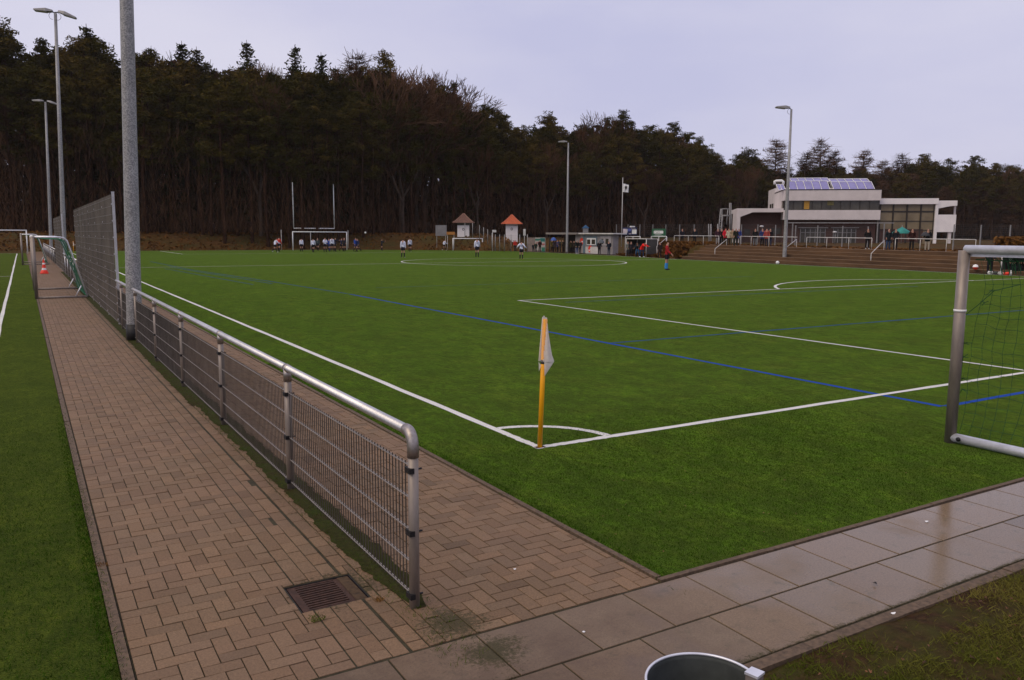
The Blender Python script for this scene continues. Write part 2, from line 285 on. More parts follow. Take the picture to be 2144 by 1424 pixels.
# ------------------------------------------------------------------ mesh builder
class MB:
    def __init__(s): s.v = []; s.f = []; s.m = []; s.mi = 0; s.sm = []; s.smooth = False
    def add(s, vs, fs):
        o = len(s.v); s.v += [tuple(v) for v in vs]
        for f in fs: s.f.append(tuple(i+o for i in f)); s.m.append(s.mi); s.sm.append(s.smooth)
    def box(s, a, b):
        (x0, y0, z0), (x1, y1, z1) = a, b
        if x0 > x1: x0, x1 = x1, x0
        if y0 > y1: y0, y1 = y1, y0
        if z0 > z1: z0, z1 = z1, z0
        s.add([(x0, y0, z0), (x1, y0, z0), (x1, y1, z0), (x0, y1, z0), (x0, y0, z1), (x1, y0, z1), (x1, y1, z1), (x0, y1, z1)],
              [(0, 3, 2, 1), (4, 5, 6, 7), (0, 1, 5, 4), (1, 2, 6, 5), (2, 3, 7, 6), (3, 0, 4, 7)])
    def obox(s, o, ax, ay, az):   # origin corner + three edge vectors
        o, ax, ay, az = map(Vector, (o, ax, ay, az))
        v = [o, o+ax, o+ax+ay, o+ay]; v += [p+az for p in v]
        s.add(v, [(0, 3, 2, 1), (4, 5, 6, 7), (0, 1, 5, 4), (1, 2, 6, 5), (2, 3, 7, 6), (3, 0, 4, 7)])
    def tube(s, pts, rad, n=8, cap=True, phase=0):
        pts = [Vector(p) for p in pts]; k = len(pts); rs = rad if isinstance(rad, (list, tuple)) else [rad]*k
        vs = []; prev = None
        for i, p in enumerate(pts):
            t = (pts[min(i+1, k-1)]-pts[max(i-1, 0)]).normalized()
            if prev is None:
                a = Vector((0, 0, 1)) if abs(t.z) < .9 else Vector((1, 0, 0)); x = t.cross(a).normalized()
            else: x = (prev-t*prev.dot(t)).normalized()
            prev = x; y = t.cross(x)
            for j in range(n):
                an = 2*math.pi*(j+phase)/n; vs.append(p+rs[i]*(math.cos(an)*x+math.sin(an)*y))
        fs = [(i*n+j, i*n+(j+1) % n, (i+1)*n+(j+1) % n, (i+1)*n+j) for i in range(k-1) for j in range(n)]
        if cap: fs += [tuple(range(n-1, -1, -1)), tuple((k-1)*n+j for j in range(n))]
        s.smooth = n > 5; s.add(vs, fs); s.smooth = False
    def quad(s, a, b, c, d): s.add([a, b, c, d], [(0, 1, 2, 3)])
    def prism(s, poly, z0, z1):   # poly in xy, ccw
        n = len(poly); s.add([(x, y, z0) for x, y in poly]+[(x, y, z1) for x, y in poly],
              [tuple(range(n-1, -1, -1)), tuple(range(n, 2*n))]+[(i, (i+1) % n, n+(i+1) % n, n+i) for i in range(n)])
    def lathe(s, prof, n=24, c=(0, 0, 0)):
        vs = [(c[0]+r*math.cos(2*math.pi*j/n), c[1]+r*math.sin(2*math.pi*j/n), c[2]+z) for r, z in prof for j in range(n)]
        fs = [(i*n+j, i*n+(j+1) % n, (i+1)*n+(j+1) % n, (i+1)*n+j) for i in range(len(prof)-1) for j in range(n)]
        s.smooth = True; s.add(vs, fs); s.smooth = False
    def mesh(s, name, mats):
        me = bpy.data.meshes.new(name); me.from_pydata(s.v, [], s.f); me.update()
        for mm in (mats if isinstance(mats, (list, tuple)) else [mats]): me.materials.append(mm)
        me.polygons.foreach_set('material_index', s.m); me.polygons.foreach_set('use_smooth', s.sm); return me
    def build(s, name, mats, parent=None, loc=None, rot=None):
        o = bpy.data.objects.new(name, s.mesh(name, mats)); COL.objects.link(o)
        if parent: o.parent = parent
        if loc: o.location = loc
        if rot: o.rotation_euler = rot
        return o
def tag(o, label=None, cat=None, group=None, kind=None):
    if label: o['label'] = label
    if cat: o['category'] = cat
    if group: o['group'] = group
    if kind: o['kind'] = kind
    return o
def thing(name, label, cat, loc=(0, 0, 0), rz=0, group=None):
    o = bpy.data.objects.new(name, None); COL.objects.link(o); o.location = loc; o.rotation_euler = (0, 0, rz); o.empty_display_size = .2
    return tag(o, label, cat, group)
def children_of(o, pool): return [c for c in pool if c.parent == o]
def copy_tree(o, label=None, parent=None):
    c = o.copy(); COL.objects.link(c)
    if parent: c.parent = parent
    if label: c['label'] = label
    for ch in list(o.children): copy_tree(ch, None, c)
    return c
def lerp(a, b, t): return a+(b-a)*t
def interp(tab, x):
    if x <= tab[0][0]: return tab[0][1]
    for (a, va), (b, vb) in zip(tab, tab[1:]):
        if x <= b: return va+(vb-va)*(x-a)/(b-a)
    return tab[-1][1]
def sst(t): t = max(0, min(1, t)); return t*t*(3-2*t)

# ------------------------------------------------------------------ ground
EDGE = [(-12, 43.0), (8, 44.1), (18, 44.8), (30, 46.0), (39.5, 47.0), (52, 48.2), (61, 50.0), (72.5, 51.4), (83.4, 51.7), (104, 52.0)]
def ex(y): return interp(EDGE, y)
def th(y): return interp([(15, 1.15), (52, 1.34)], y)
def ground_z(x, y):
    zf = 0
    yf = interp([(34, 102.6), (40, 99.5), (47, 92.5), (52, 86), (60, 84)], x)
    if x < 64: zf = 2.15*sst((y-yf)/8.0)*(1-sst((x-51)/9))
    zf = max(zf, 1.8*sst((y-106)/10))
    o = x-ex(y)
    st = interp([(51, 3.95), (53, 1.0), (62, 1.0), (66, 9)], y); wd = interp([(51, .3), (53, 3), (62, 3), (66, 5)], y)
    zr = th(y)*sst((o-st)/wd) if y < 110 else th(y)*sst((o-9)/6)
    return max(zf, zr)
def gz(x, y): return ground_z(x, y)-.02
xs = [-700, -300, -160, -110, -80, -60, -45, -30, -20, -10, -4, 0, 10, 20, 30, 38, 42]+[42.5+.3*i for i in range(60)]+[62, 66, 72, 80, 90, 105, 120, 140, 170, 210, 260, 330, 420, 600, 1000]
ys = [-400, -150, -60, -30, -12, -6, -3, 0, 4, 8, 12, 16, 20, 24, 28, 32, 36, 40, 44, 48, 50]+[51+.5*i for i in range(32)]+[70, 74, 78, 81]+[83+i for i in range(19)]+[102.5+.6*i for i in range(16)]+[114, 120, 130, 145, 165, 190, 230, 290, 380, 600, 1100]
g = MB(); nx = len(xs)
g.smooth = True
g.add([(x, y, gz(x, y)-(0.03 if (abs(x) < 60 and y < 102) else 0)+(.12*noise.noise(Vector((x*.4, y*.4, 0))) if (y > 103 and x < 60) or x > ex(y)+7 else 0)) for y in ys for x in xs],
      [(j*nx+i, j*nx+i+1, (j+1)*nx+i+1, (j+1)*nx+i) for j in range(len(ys)-1) for i in range(nx-1)])
tag(g.build('ground', M['bank']), kind='structure')

def sheet(name, poly, z, m, n=None):
    s = MB(); s.add([(x, y, z) for x, y in poly], [tuple(range(len(poly)))]); return tag(s.build(name, m), kind='structure')
turf_poly = [(-1.08, -3.18), (43.3, -3.18)]+[(ex(y), y) for y in (0, 8, 13, 18, 24, 30, 35, 39.5, 46, 52, 56, 61, 66, 72.5, 78, 83.4)]+[(51.6, 86), (47, 92), (40, 99.2), (34, 102.3), (-1.08, 102.6)]
s = MB(); ctr = (20, 50)
s.add([(x, y, 0) for x, y in turf_poly], [tuple(range(len(turf_poly)))]); tag(s.build('turf_pitch', M['turf']), kind='structure')
s = MB(); s.box((-75, -14, -.03), (-4.275, 94.5, -.002)); tag(s.build('turf_training_pitch', M['turf2']), kind='structure')

# pitch markings: strips with a slightly frayed edge
def strip(s, pts, wdt, z, fray=.006, step=.04, near=9):
    out = []
    for a, b in zip(pts, pts[1:]):
        L = math.dist(a, b); d0 = math.dist(a, CAM[:2])
        n = 1; 
        t = 0; ts = [0]
        while t < L:
            p = (a[0]+(b[0]-a[0])*t/L, a[1]+(b[1]-a[1])*t/L); dd = math.dist(p, CAM[:2])
            t += step if dd < near else max(.3, dd*.05); ts.append(min(t, L))
        nx_, ny_ = -(b[1]-a[1])/L, (b[0]-a[0])/L
        for q in ts:
            p = (a[0]+(b[0]-a[0])*q/L, a[1]+(b[1]-a[1])*q/L)
            j1, j2 = random.uniform(-fray, fray), random.uniform(-fray, fray)
            out.append(((p[0]+nx_*(wdt/2+j1), p[1]+ny_*(wdt/2+j1), z), (p[0]-nx_*(wdt/2+j2), p[1]-ny_*(wdt/2+j2), z)))
    vs = [v for pr in out for v in pr]
    s.add(vs, [(2*i, 2*i+1, 2*i+3, 2*i+2) for i in range(len(out)-1)])
def arc(c, r, a0, a1, n): return [(c[0]+r*math.cos(R(a0+(a1-a0)*i/n)), c[1]+r*math.sin(R(a0+(a1-a0)*i/n))) for i in range(n+1)]
W, L = 60.0, 100.75; XP = W/2-20.16
s = MB(); z = .004
strip(s, [(0, -.05), (0, L)], .095, z, fray=.009)
strip(s, [(.05, 0), (43.5, 0)], .095, z, fray=.009)
strip(s, arc((0, 0), .95, 3, 87, 40), .10, .0045, fray=.005)
strip(s, [(XP, .07), (XP, 16.5)], .085, z); strip(s, [(XP-.05, 16.55), (43.5, 16.55)], .095, z)
strip(s, [(XP, L-.06), (XP, L-16.5)], .12, z); strip(s, [(XP, L-16.5), (W-XP-4, L-16.5)], .12, z+.001)
strip(s, [(0, L/2), (47.6, L/2)], .12, z); strip(s, arc((W/2, L/2), 9.15, 0, 360, 120), .12, z+.001)
strip(s, arc((W/2, 11), 9.15, 37, 143, 60), .12, z)
strip(s, [(20.8, .07), (20.8, 5.5), (39.2, 5.5)], .11, z)
strip(s, [(.06, L), (36, L)], .12, z)
strip(s, [(ex(y)-.35, y) for y in range(8, 86, 4)], .12, z)
tag(s.build('pitch_markings', M['line']), kind='structure')
s = MB()
strip(s, [(5.78, -.9), (5.78, 22)], .10, .002); strip(s, [(5.84, -.92), (43, -.92)], .09, .002)
tag(s.build('blue_markings', M['blue']), kind='structure')
s = MB()
strip(s, [(5.78, 22.2), (5.3, 31), (4.15, 46), (3.9, 62)], .10, .002); strip(s, [(5.84, 6.3), (43, 6.1)], .11, .0025); strip(s, [(4.0, 29.3), (3.0, 48)], .08, .002); strip(s, [(4.9, 29.6), (3.6, 50)], .08, .002)
strip(s, [(XP+1, 15.2), (30, 15.0)], .09, .002); strip(s, [(8, 25), (30, 24.6)], .08, .002)
tag(s.build('faded_blue_markings', M['bluefar']), kind='structure')
s = MB()
strip(s, [(-5.17, -8), (-5.1, 92)], .085, .004, fray=.01); strip(s, [(-60, 92), (-5.1, 92)], .14, .005); strip(s, [(-60, 41.5), (-5.2, 41.5)], .12, .005)
tag(s.build('training_pitch_markings', M['line']), kind='structure')

# paving: every block modelled, herringbone
def block(s, cols, x0, y0, x1, y1, z, bev, base, var=.14, tilt=.0022):
    gap = .0034 if x1-x0 < .3 else .0055; x0 += gap; y0 += gap; x1 -= gap; y1 -= gap
    if x1-x0 < .012 or y1-y0 < .012: return
    b = bev; zt = z+random.uniform(-tilt, tilt); dz = random.uniform(-tilt, tilt)
    top = [(x0+b, y0+b, zt), (x1-b, y0+b, zt+dz), (x1-b, y1-b, zt+dz), (x0+b, y1-b, zt)]
    rim = [(x0, y0, zt-b*.8), (x1, y0, zt-b*.8+dz), (x1, y1, zt-b*.8+dz), (x0, y1, zt-b*.8)]
    low = [(x, y, z-.02) for x, y, _ in rim]
    s.add(top+rim+low, [(0, 1, 2, 3)]+[(4+i, 4+(i+1) % 4, (i+1) % 4, i) for i in range(4)]+[(8+i, 8+(i+1) % 4, 4+(i+1) % 4, 4+i) for i in range(4)])
    k = 1+random.uniform(-var, var); k *= .8 if random.random() < .05 else 1; h = random.uniform(-.03, .03)
    c = (base[0]*k*(1+h), base[1]*k, base[2]*k*(1-h), 1)
    cols += [c]*9
def colour_build(s, cols, name, m):
    o = s.build(name, m); at = o.data.color_attributes.new('tint', 'FLOAT_COLOR', 'CORNER')
    buf = []
    for p, c in zip(o.data.polygons, cols): buf += list(c)*p.loop_total
    at.data.foreach_set('color', buf); return o
PV = (.190, .122, .070)
HOLE = (-3.275, -2.475, -2.835, -2.065)
def cut_block(s, cols, x0, y0, x1, y1, z, base):
    a, b, c, d = HOLE
    for r in ((x0, y0, min(x1, a), y1), (max(x0, c), y0, x1, y1), (max(x0, a), y0, min(x1, c), min(y1, b)), (max(x0, a), max(y0, d), min(x1, c), y1)):
        if r[2]-r[0] > .03 and r[3]-r[1] > .03: block(s, cols, *r, z, .0022, base)
def clip_hole(x0, y0, x1, y1): return not (x1 <= HOLE[0]+.001 or x0 >= HOLE[2]-.001 or y1 <= HOLE[1]+.001 or y0 >= HOLE[3]-.001)
def herring(s, cols, X0, X1, Y0, Y1, ox, oy):
    i0, i1, j0, j1 = int((X0-ox)/.1)-2, int((X1-ox)/.1)+2, int((Y0-oy)/.1)-2, int((Y1-oy)/.1)+2
    for i in range(i0, i1+1):
        for j in range(j0, j1+1):
            k = (i-j) % 4
            if k == 0: r = (ox+i*.1, oy+j*.1, ox+i*.1+.2, oy+j*.1+.1)
            elif k == 3: r = (ox+i*.1, oy+j*.1, ox+i*.1+.1, oy+j*.1+.2)
            else: continue
            r = (max(r[0], X0), max(r[1], Y0), min(r[2], X1), min(r[3], Y1))
            if r[2]-r[0] < .015 or r[3]-r[1] < .015: continue
            if clip_hole(*r): cut_block(s, cols, *r, 0, PV); continue
            block(s, cols, *r, 0, .0022, PV)
YB = 46
s = MB(); cols = []
herring(s, cols, -4.205, -3.205, -3.22, YB, -4.205, -3.23)
herring(s, cols, -2.49, -1.14, -3.22, YB, -2.49, -3.23)
for c_, x0 in enumerate((-3.2, -3.1, -3.0, -2.885, -2.783, -2.683, -2.59)):
    y = -3.22+(0.1 if c_ % 2 else 0)
    if c_ % 2: block(s, cols, x0, -3.22, x0+.1, -3.12, -.002, .0022, PV)
    while y < YB:
        ln = .2
        if clip_hole(x0, y, x0+.1, y+ln): cut_block(s, cols, x0, y, x0+.1, y+ln, -.003, PV)
        else: block(s, cols, x0, y, x0+.1, y+ln, -.004 if c_ < 3 else 0, .0022, mul(PV, .95))
        y += ln
# cut blocks set round the gully
for y in (-2.60,):
    x = -3.40
for (x0, y0, x1, y1) in [(-3.31, -2.62, -3.11, -2.5), (-3.11, -2.62, -2.93, -2.5), (-2.93, -2.62, -2.78, -2.5)]: pass
y = -3.2
for r_ in range(4):
    for x in (-2.785, -2.685, -2.585):
        pass
colour_build(s, cols, 'block_paving', M['paver']).update_tag(); tag(bpy.data.objects['block_paving'], kind='structure')
s = MB(); s.box((-4.21, YB, -.03), (-1.13, 101.5, -.001))
o = s.build('far_paving', M['paver']); at = o.data.color_attributes.new('tint', 'FLOAT_COLOR', 'CORNER'); at.data.foreach_set('color', [PV[0]*.85, PV[1]*.85, PV[2]*.85, 1]*24); tag(o, kind='structure')
s = MB()
hx0, hy0, hx1, hy1 = -3.27, -2.47, -2.84, -2.07
for a, b in (((-4.21, -4.24, 0), (hx0, YB, 0)), ((hx1, -4.24, 0), (-1.10, YB, 0)), ((hx0, -4.24, 0), (hx1, hy0, 0)), ((hx0, hy1, 0), (hx1, YB, 0)), ((-1.10, -4.24, 0), (16, -3.2, 0)), ((-9, -4.24, 0), (-4.21, -3.2, 0))):
    s.box((a[0], a[1], -.04), (b[0], b[1], -.0075))
tag(s.build('paving_bed', M['joint']), kind='structure')
# slabs
s = MB(); cols = []; SB = (.188, .132, .082)
x = -2.51-.5265*4
while x < 15:
    block(s, cols, x, -3.73, x+.5265, -3.235, 0, .003, SB, .07, .0012); x += .5265
x = -2.26-.5265*4
while x < 15:
    block(s, cols, x, -4.225, x+.5265, -3.735, 0, .003, mul(SB, .96), .07, .0012); x += .5265
colour_build(s, cols, 'slab_path', M['slab']); tag(bpy.data.objects['slab_path'], kind='structure')
# kerbs
def kerb_run(s, x0, y0, x1, y1, z, along, ln=1.0):
    a = x0 if along == 'x' else y0; e = x1 if along == 'x' else y1
    while a < e:
        b = min(a+ln, e)-.006; dz = random.uniform(-.004, .004)
        if along == 'x': s.box((a, y0, -.06), (b, y1, z+dz))
        else: s.box((x0, a, -.06), (x1, b, z+dz))
        a += ln
s = MB()
kerb_run(s, -4.27, -3.2, -4.215, 100, .006, 'y'); kerb_run(s, -1.13, -3.17, -1.085, 100, .008, 'y'); kerb_run(s, -1.13, -3.225, 14, -3.185, .008, 'x')
kerb_run(s, -6, -4.325, 14, -4.25, .010, 'x')
tag(s.build('kerb', M['kerb']), kind='structure')
# moss strip below the fence, ragged edge
s = MB()
def mossy(s, pts_l, pts_r, z):
    n = len(pts_l); s.add([(x, y, z) for x, y in pts_l]+[(x, y, z) for x, y in pts_r], [(i, n+i, n+i+1, i+1) for i in range(n-1)])
yy = []; y = -2.78
while y < 46: yy.append(y); y += .03 if y < 6 else .12
lft = []; rgt = []
for y in yy:
    e = max(0, min(1, (y+2.78)/.5))
    lft.append((lerp(-2.66, -2.74-.03*noise.noise(Vector((y*1.1, 3, 0)))-.035*noise.noise(Vector((y*7, 9, 0)))-(.06 if y > 4 else 0)+random.uniform(-.008, .008), e), y))
    rgt.append((lerp(-2.60, -2.50+.03*noise.noise(Vector((y*2.1, 31, 0)))+.03*noise.noise(Vector((y*9, 19, 0)))+random.uniform(-.008, .008), e), y))
mossy(s, lft, rgt, .0045)
tag(s.build('moss', M['moss'], loc=(0, 0, 0)), kind='stuff', label='dark moss and dirt spreading over the blocks along the fence foot')

# near grass, mud and leaves at the bottom right
s = MB(); n = 46; X0, X1, Y0, Y1 = -6, 9, -9.5, -4.322
def mud_z(x, y): return .018+.03*noise.noise(Vector((x*1.3, y*1.3, 0)))+.012*noise.noise(Vector((x*6, y*6, 2)))-.02*max(0, 1-abs(y+4.34)/.1)
s.smooth = True
s.add([(lerp(X0, X1, i/(n*2)), lerp(Y0, Y1, j/n), mud_z(lerp(X0, X1, i/(n*2)), lerp(Y0, Y1, j/n))) for j in range(n+1) for i in range(2*n+1)],
      [(j*(2*n+1)+i, j*(2*n+1)+i+1, (j+1)*(2*n+1)+i+1, (j+1)*(2*n+1)+i) for j in range(n) for i in range(2*n)])
tag(s.build('muddy_verge', M['soil']), kind='structure')
MUDC = G(1890, 1310)
def bare(x, y):
    d = math.hypot((x-MUDC[0])/.42, (y-MUDC[1]+.02)/.30)
    return d < 1+.5*noise.noise(Vector((x*4, y*4, 7)))
s = MB()
def blade(s, x, y, z, h, wd, lean):
    a = random.uniform(0, 6.283); b = random.uniform(0, 6.283); dx, dy = math.cos(a)*wd, math.sin(a)*wd; lx, ly = math.cos(b)*lean, math.sin(b)*lean
    s.add([(x-dx, y-dy, z), (x+dx, y+dy, z), (x+lx*.5+dx*.6, y+ly*.5+dy*.6, z+h*.62), (x+lx, y+ly, z+h)], [(0, 1, 2, 3)])
cnt = 0
while cnt < 60000:
    x = random.uniform(-1.9, 2.9); y = random.uniform(-6.3, -4.30)
    dn = noise.noise(Vector((x*3.2, y*3.2, 1)))+.5*noise.noise(Vector((x*9, y*9, 4)))
    if bare(x, y) and random.random() > .04: cnt += .2; continue
    if dn < -.02 and random.random() > .16: cnt += .3; continue
    if y > -4.35 and random.random() > .1: continue
    blade(s, x, y, mud_z(x, y)-.004, random.uniform(.010, .045), random.uniform(.0010, .0026), random.uniform(.015, .055)); cnt += 1
tag(s.build('verge_grass', M['grass']), kind='stuff', label='patchy winter grass on the muddy verge by the slabs')
s = MB()
def leaf(s, x, y, z, sz):
    a = random.uniform(0, 6.28); pts = []
    lob = [1, .55, .85, .5, .7, .35, .25, .35, .7, .5, .85, .55]
    tilt = Euler((random.uniform(-.5, .5), random.uniform(-.5, .5), a)).to_matrix()
    for i, k in enumerate(lob):
        an = 2*math.pi*i/12; k *= random.uniform(.6, 1.15); v = Vector((math.cos(an)*sz*k, math.sin(an)*sz*k*.6, random.uniform(-.1, .2)*sz+.5*sz*k*k*abs(math.sin(an)))); pts.append(tuple(tilt @ v+Vector((x, y, z))))
    s.add([(x, y, z)]+pts, [(0, 1+i, 1+(i+1) % 12) for i in range(12)])
for i in range(700):
    x = random.uniform(-1.7, 2.6); y = random.uniform(-6.2, -4.45)
    if bare(x, y) and random.random() > .3: continue
    leaf(s, x, y, mud_z(x, y)+.018, random.uniform(.008, .027))
tag(s.build('leaf_litter', M['leafbrown']), kind='stuff', label='brown dead leaves scattered in the verge grass')
s = MB()
for i in range(150):
    x, y = G(random.gauss(1480, 330), random.gauss(1080, 80))
    if x < -1.05 or y < -3.15: continue
    leaf(s, x, y, .008, random.uniform(.004, .017))
tag(s.build('leaf_scraps', mat('tan_leaf', (.20, .13, .05), .8, var=.5, scale=5)), kind='stuff', label='tiny tan leaf scraps scattered on the pitch near its corner')
# short fibres of the turf near the corner, so its edge is soft
s = MB(); k = 0
while k < 90000:
    t = random.random()
    if t < .965:
        x = random.uniform(-1.08, 5.5); y = random.uniform(-3.17, 1.8)
        if random.random() < max(sst((x-2.5)/3), sst((y+1.2)/3)): continue
    else: x = random.uniform(-1.09, -1.0); y = random.uniform(-3.17, 7)
    if abs(x) < .07 and y > -.07 or abs(y) < .07 and x > -.07: continue
    blade(s, x, y, -.001, random.uniform(.006, .02), random.uniform(.001, .002), random.uniform(.004, .02)); k += 1
tag(s.build('turf_fibres', M['turfblade']), kind='stuff', label='short green plastic fibres of the pitch near the corner')
s = MB(); k = 0
while k < 26000:
    x = random.uniform(-5.9, -4.25) if random.random() < .85 else random.uniform(-4.35, -4.24); y = random.uniform(-4.2, 7)
    if random.random() < max(sst((y+1)/7), sst((-4.7-x)/1.1)): continue
    blade(s, x, y, -.002, random.uniform(.006, .022), random.uniform(.001, .002), random.uniform(.004, .02)); k += 1
tag(s.build('training_turf_fibres', M['turfblade']), kind='stuff', label='short worn fibres of the pitch left of the block path')
s = MB()
for k in range(5200):
    t = random.random(); y = random.uniform(-3.5, 12)
    if t < .85: x = random.uniform(-2.8, -2.52)
    else: x = random.choice((-4.24, -1.12))+random.uniform(-.03, .03)
    blade(s, x, y, 0, random.uniform(.008, .03), random.uniform(.001, .002), random.uniform(.006, .03))
tag(s.build('edge_weeds', M['grass']), kind='stuff', label='tiny weeds along the kerbs and fence foot')
def tuft(px, py, label, m, n=60, r=.035, h=.035):
    x, y = G(px, py); s = MB()
    for k in range(n):
        a = random.uniform(0, 6.28); q = r*math.sqrt(random.random()); blade(s, q*math.cos(a), q*math.sin(a), 0, random.uniform(.4, 1)*h, .002, random.uniform(.01, .03))
    tag(s.build('weed_tuft', m, loc=(x, y, 0)), label, 'weed')
tuft(663, 1296, 'green weed tuft in the joint just below the drain grate', M['grass'], 80, .05, .025)
tuft(793, 1257, 'dry orange weed tuft right of the drain grate', M['bracken'], 50, .03, .03)
tuft(216, 1185, 'rusty dry tuft on the kerb left of the block path', M['bracken'], 50, .035, .03)
for (px, py, lb, sz, m) in ((1940, 1091, 'small white paper scrap on the wet slabs near the turf', .02, 'white'), (1869, 1294, 'small white scrap lying on the mud beside the slabs', .022, 'white'), (1078, 1190, 'tiny pale scrap on the block paving in front of the pitch corner', .014, 'white'), (1222, 1321, 'pale bottle cap on the joint of two slabs', .013, 'white')):
    x, y = G(px, py, .01); s = MB(); n_ = 7
    s.add([(0, 0, sz*.5)]+[(sz*random.uniform(.6, 1.1)*math.cos(6.28*i/n_), sz*.7*random.uniform(.6, 1.1)*math.sin(6.28*i/n_), random.uniform(.001, sz*.5)) for i in range(n_)], [(0, 1+i, 1+(i+1) % n_) for i in range(n_)])
    tag(s.build('litter_scrap', M[m], loc=(x, y, .003 if py < 1280 or py > 1300 else .035)), lb, 'litter')
x, y = G(1831, 1225); s = MB(); leaf(s, 0, 0, .012, .032); tag(s.build('dead_leaf', M['black'], loc=(x, y, 0)), 'single black wet leaf on the middle of a slab', 'leaf')
x, y = G(765, 643); 

# drain grate
t = thing('drain_grate', 'rusty square drain grate sunk in the block paving beside the fence end', 'drain', ((hx0+hx1)/2, (hy0+hy1)/2, 0))
s = MB(); a, b = .215, .2
s.box((-a, -b, -.09), (a, b, -.075)); s.box((-a, -b, -.075), (-a+.006, b, -.01)); s.box((a-.006, -b, -.075), (a, b, -.01)); s.box((-a+.006, b-.006, -.075), (a-.006, b, -.01)); s.box((-a+.006, -b, -.075), (a-.006, -b+.006, -.01))
s.build('gully_box', M['black'], t)
s = MB(); s.box((-.20, -.195, -.03), (-.155, .195, -.014)); s.box((.10, -.195, -.03), (.205, .195, -.016)); s.box((-.155, -.195, -.03), (.10, -.175, -.014)); s.box((-.155, .175, -.03), (.10, .195, -.014)); s.build('frame', M['rust'], t)
s = MB()
for i in range(11): y = -.168+.032*i; s.box((-.156, y, -.04), (.101, y+.017, -.015))
s.build('bars', M['rust'], t)
s = MB(); s.smooth = True
s.add([(.13+.07*i/4, lerp(-.19, .19, j/9), -.012+.006*noise.noise(Vector((i, j, 0)))) for j in range(10) for i in range(5)], [(j*5+i, j*5+i+1, (j+1)*5+i+1, (j+1)*5+i) for j in range(9) for i in range(4)])
s.build('dirt', M['dirt'], t)

# ------------------------------------------------------------------ fence
FX = -2.66
def mesh_panel(y0, y1, zs, z0, z1, parent, dull=False):
    s = MB(); stp = .05
    s.mi = 0; y = y0+.02
    while y < y1:
        s.box((FX-.003, y-.003, z0), (FX+.003, y+.003, z1)); y += stp
    s.mi = 1
    for z in zs:
        for dx in (-.0075, .004): s.box((FX+dx-.001, y0, z-.0025), (FX+dx+.004, y1, z+.0025))
    return s.build('mesh_panel', [M['wiredull'], M['wire']] if dull else [M['wiredark'], M['wire']], parent)
def low_fence(ya, posts, yb, label, first=True, near=False, group='low rail fences along the path'):
    t = thing('rail_fence', label, 'fence', (0, 0, 0), 0, group)
    HZ = 1.08
    s = MB()
    if first:
        pts = [(FX, ya, .99)]+[(FX, ya+.075*(1-math.cos(R(a))), .99+.09*math.sin(R(a))) for a in range(15, 91, 15)]
        e = MB(); e.tube([(FX, ya, .93)]+pts+[(FX, ya+.10, HZ)], .0355, 20); e.build('elbow', M['fitting'], t)
        s.tube([(FX, ya+.08, HZ), (FX, yb, HZ)], .0305, 16)
    else: s.tube([(FX, ya, HZ), (FX, yb, HZ)], .0325, 14)
    s.build('handrail', M['pipe'], t)
    for y in posts:
        p = MB(); p.tube([(FX, y, -.1), (FX, y, HZ if y > ya+.01 or not first else .97)], .032, 14); po = p.build('post', M['alu'] if near else M['pipe'], t)
        if y > ya+.01 or not first:
            q = MB(); q.tube([(FX, y, .965), (FX, y, HZ)], .0355, 16); q.tube([(FX, y-.04, HZ), (FX, y+.04, HZ)], .0352, 16); q.build('tee_fitting', M['fitting'], po)
        if y < 9:
            for z in (.855, .47, .075):
                q = MB(); q.box((FX-.04, y-.036, z-.016), (FX-.008, y+.036, z+.016)); q.box((FX-.008, y+.02, z-.02), (FX+.012, y+.06, z+.01)); q.tube([(FX-.02, y, z), (FX+.055, y, z)], .006, 6); q.build('clamp', M['black'], po)
    allp = sorted(set([ya]+posts+[yb]))
    for a, b in zip(allp, allp[1:]): mesh_panel(a+.045, b-.02, (.87, .67, .47, .27, .07), .045, .885, t)
    return t
low_fence(-2.74, [-2.74, -.08, 2.72, 5.48, 8.25, 11.05, 13.8], 14.85, 'near low wire-mesh fence with a galvanised top rail ending in an elbow', True, True)
def tall_fence(y0, y1, n, label):
    t = thing('tall_mesh_fence', label, 'fence', (0, 0, 0), 0, 'tall ball fences along the path')
    ys_ = [lerp(y0, y1, i/n) for i in range(n+1)]
    for y in ys_:
        s = MB(); zt = 3.2 if y == y0 else 3.14; s.box((FX+.01, y-.03, -.1), (FX+.07, y+.03, zt)); s.box((FX+.005, y-.035, zt), (FX+.075, y+.035, zt+.015))
        for z in [.1+.4*i for i in range(8)]: s.box((FX-.012, y-.012, z), (FX+.012, y+.012, z+.04))
        s.build('post', M['pipe'], t)
    for a, b in zip(ys_, ys_[1:]): mesh_panel(a+.02, b-.01, [.07+.2*i for i in range(16)], .04, 3.15, t, True)
    return t
tall_fence(14.95, 31.5, 6, 'tall weathered mesh ball fence behind the nearest floodlight mast')
low_fence(31.6, [34.3, 37, 39.7, 42.4], 44.2, 'middle low rail fence between the two tall mesh fences', False)
tall_fence(44.3, 57, 4, 'farther tall mesh ball fence beside the second floodlight mast')
low_fence(57.1, [60, 64, 68, 72, 76, 80, 84, 88, 92], 93, 'farthest low rail fence running on to the bank', False)

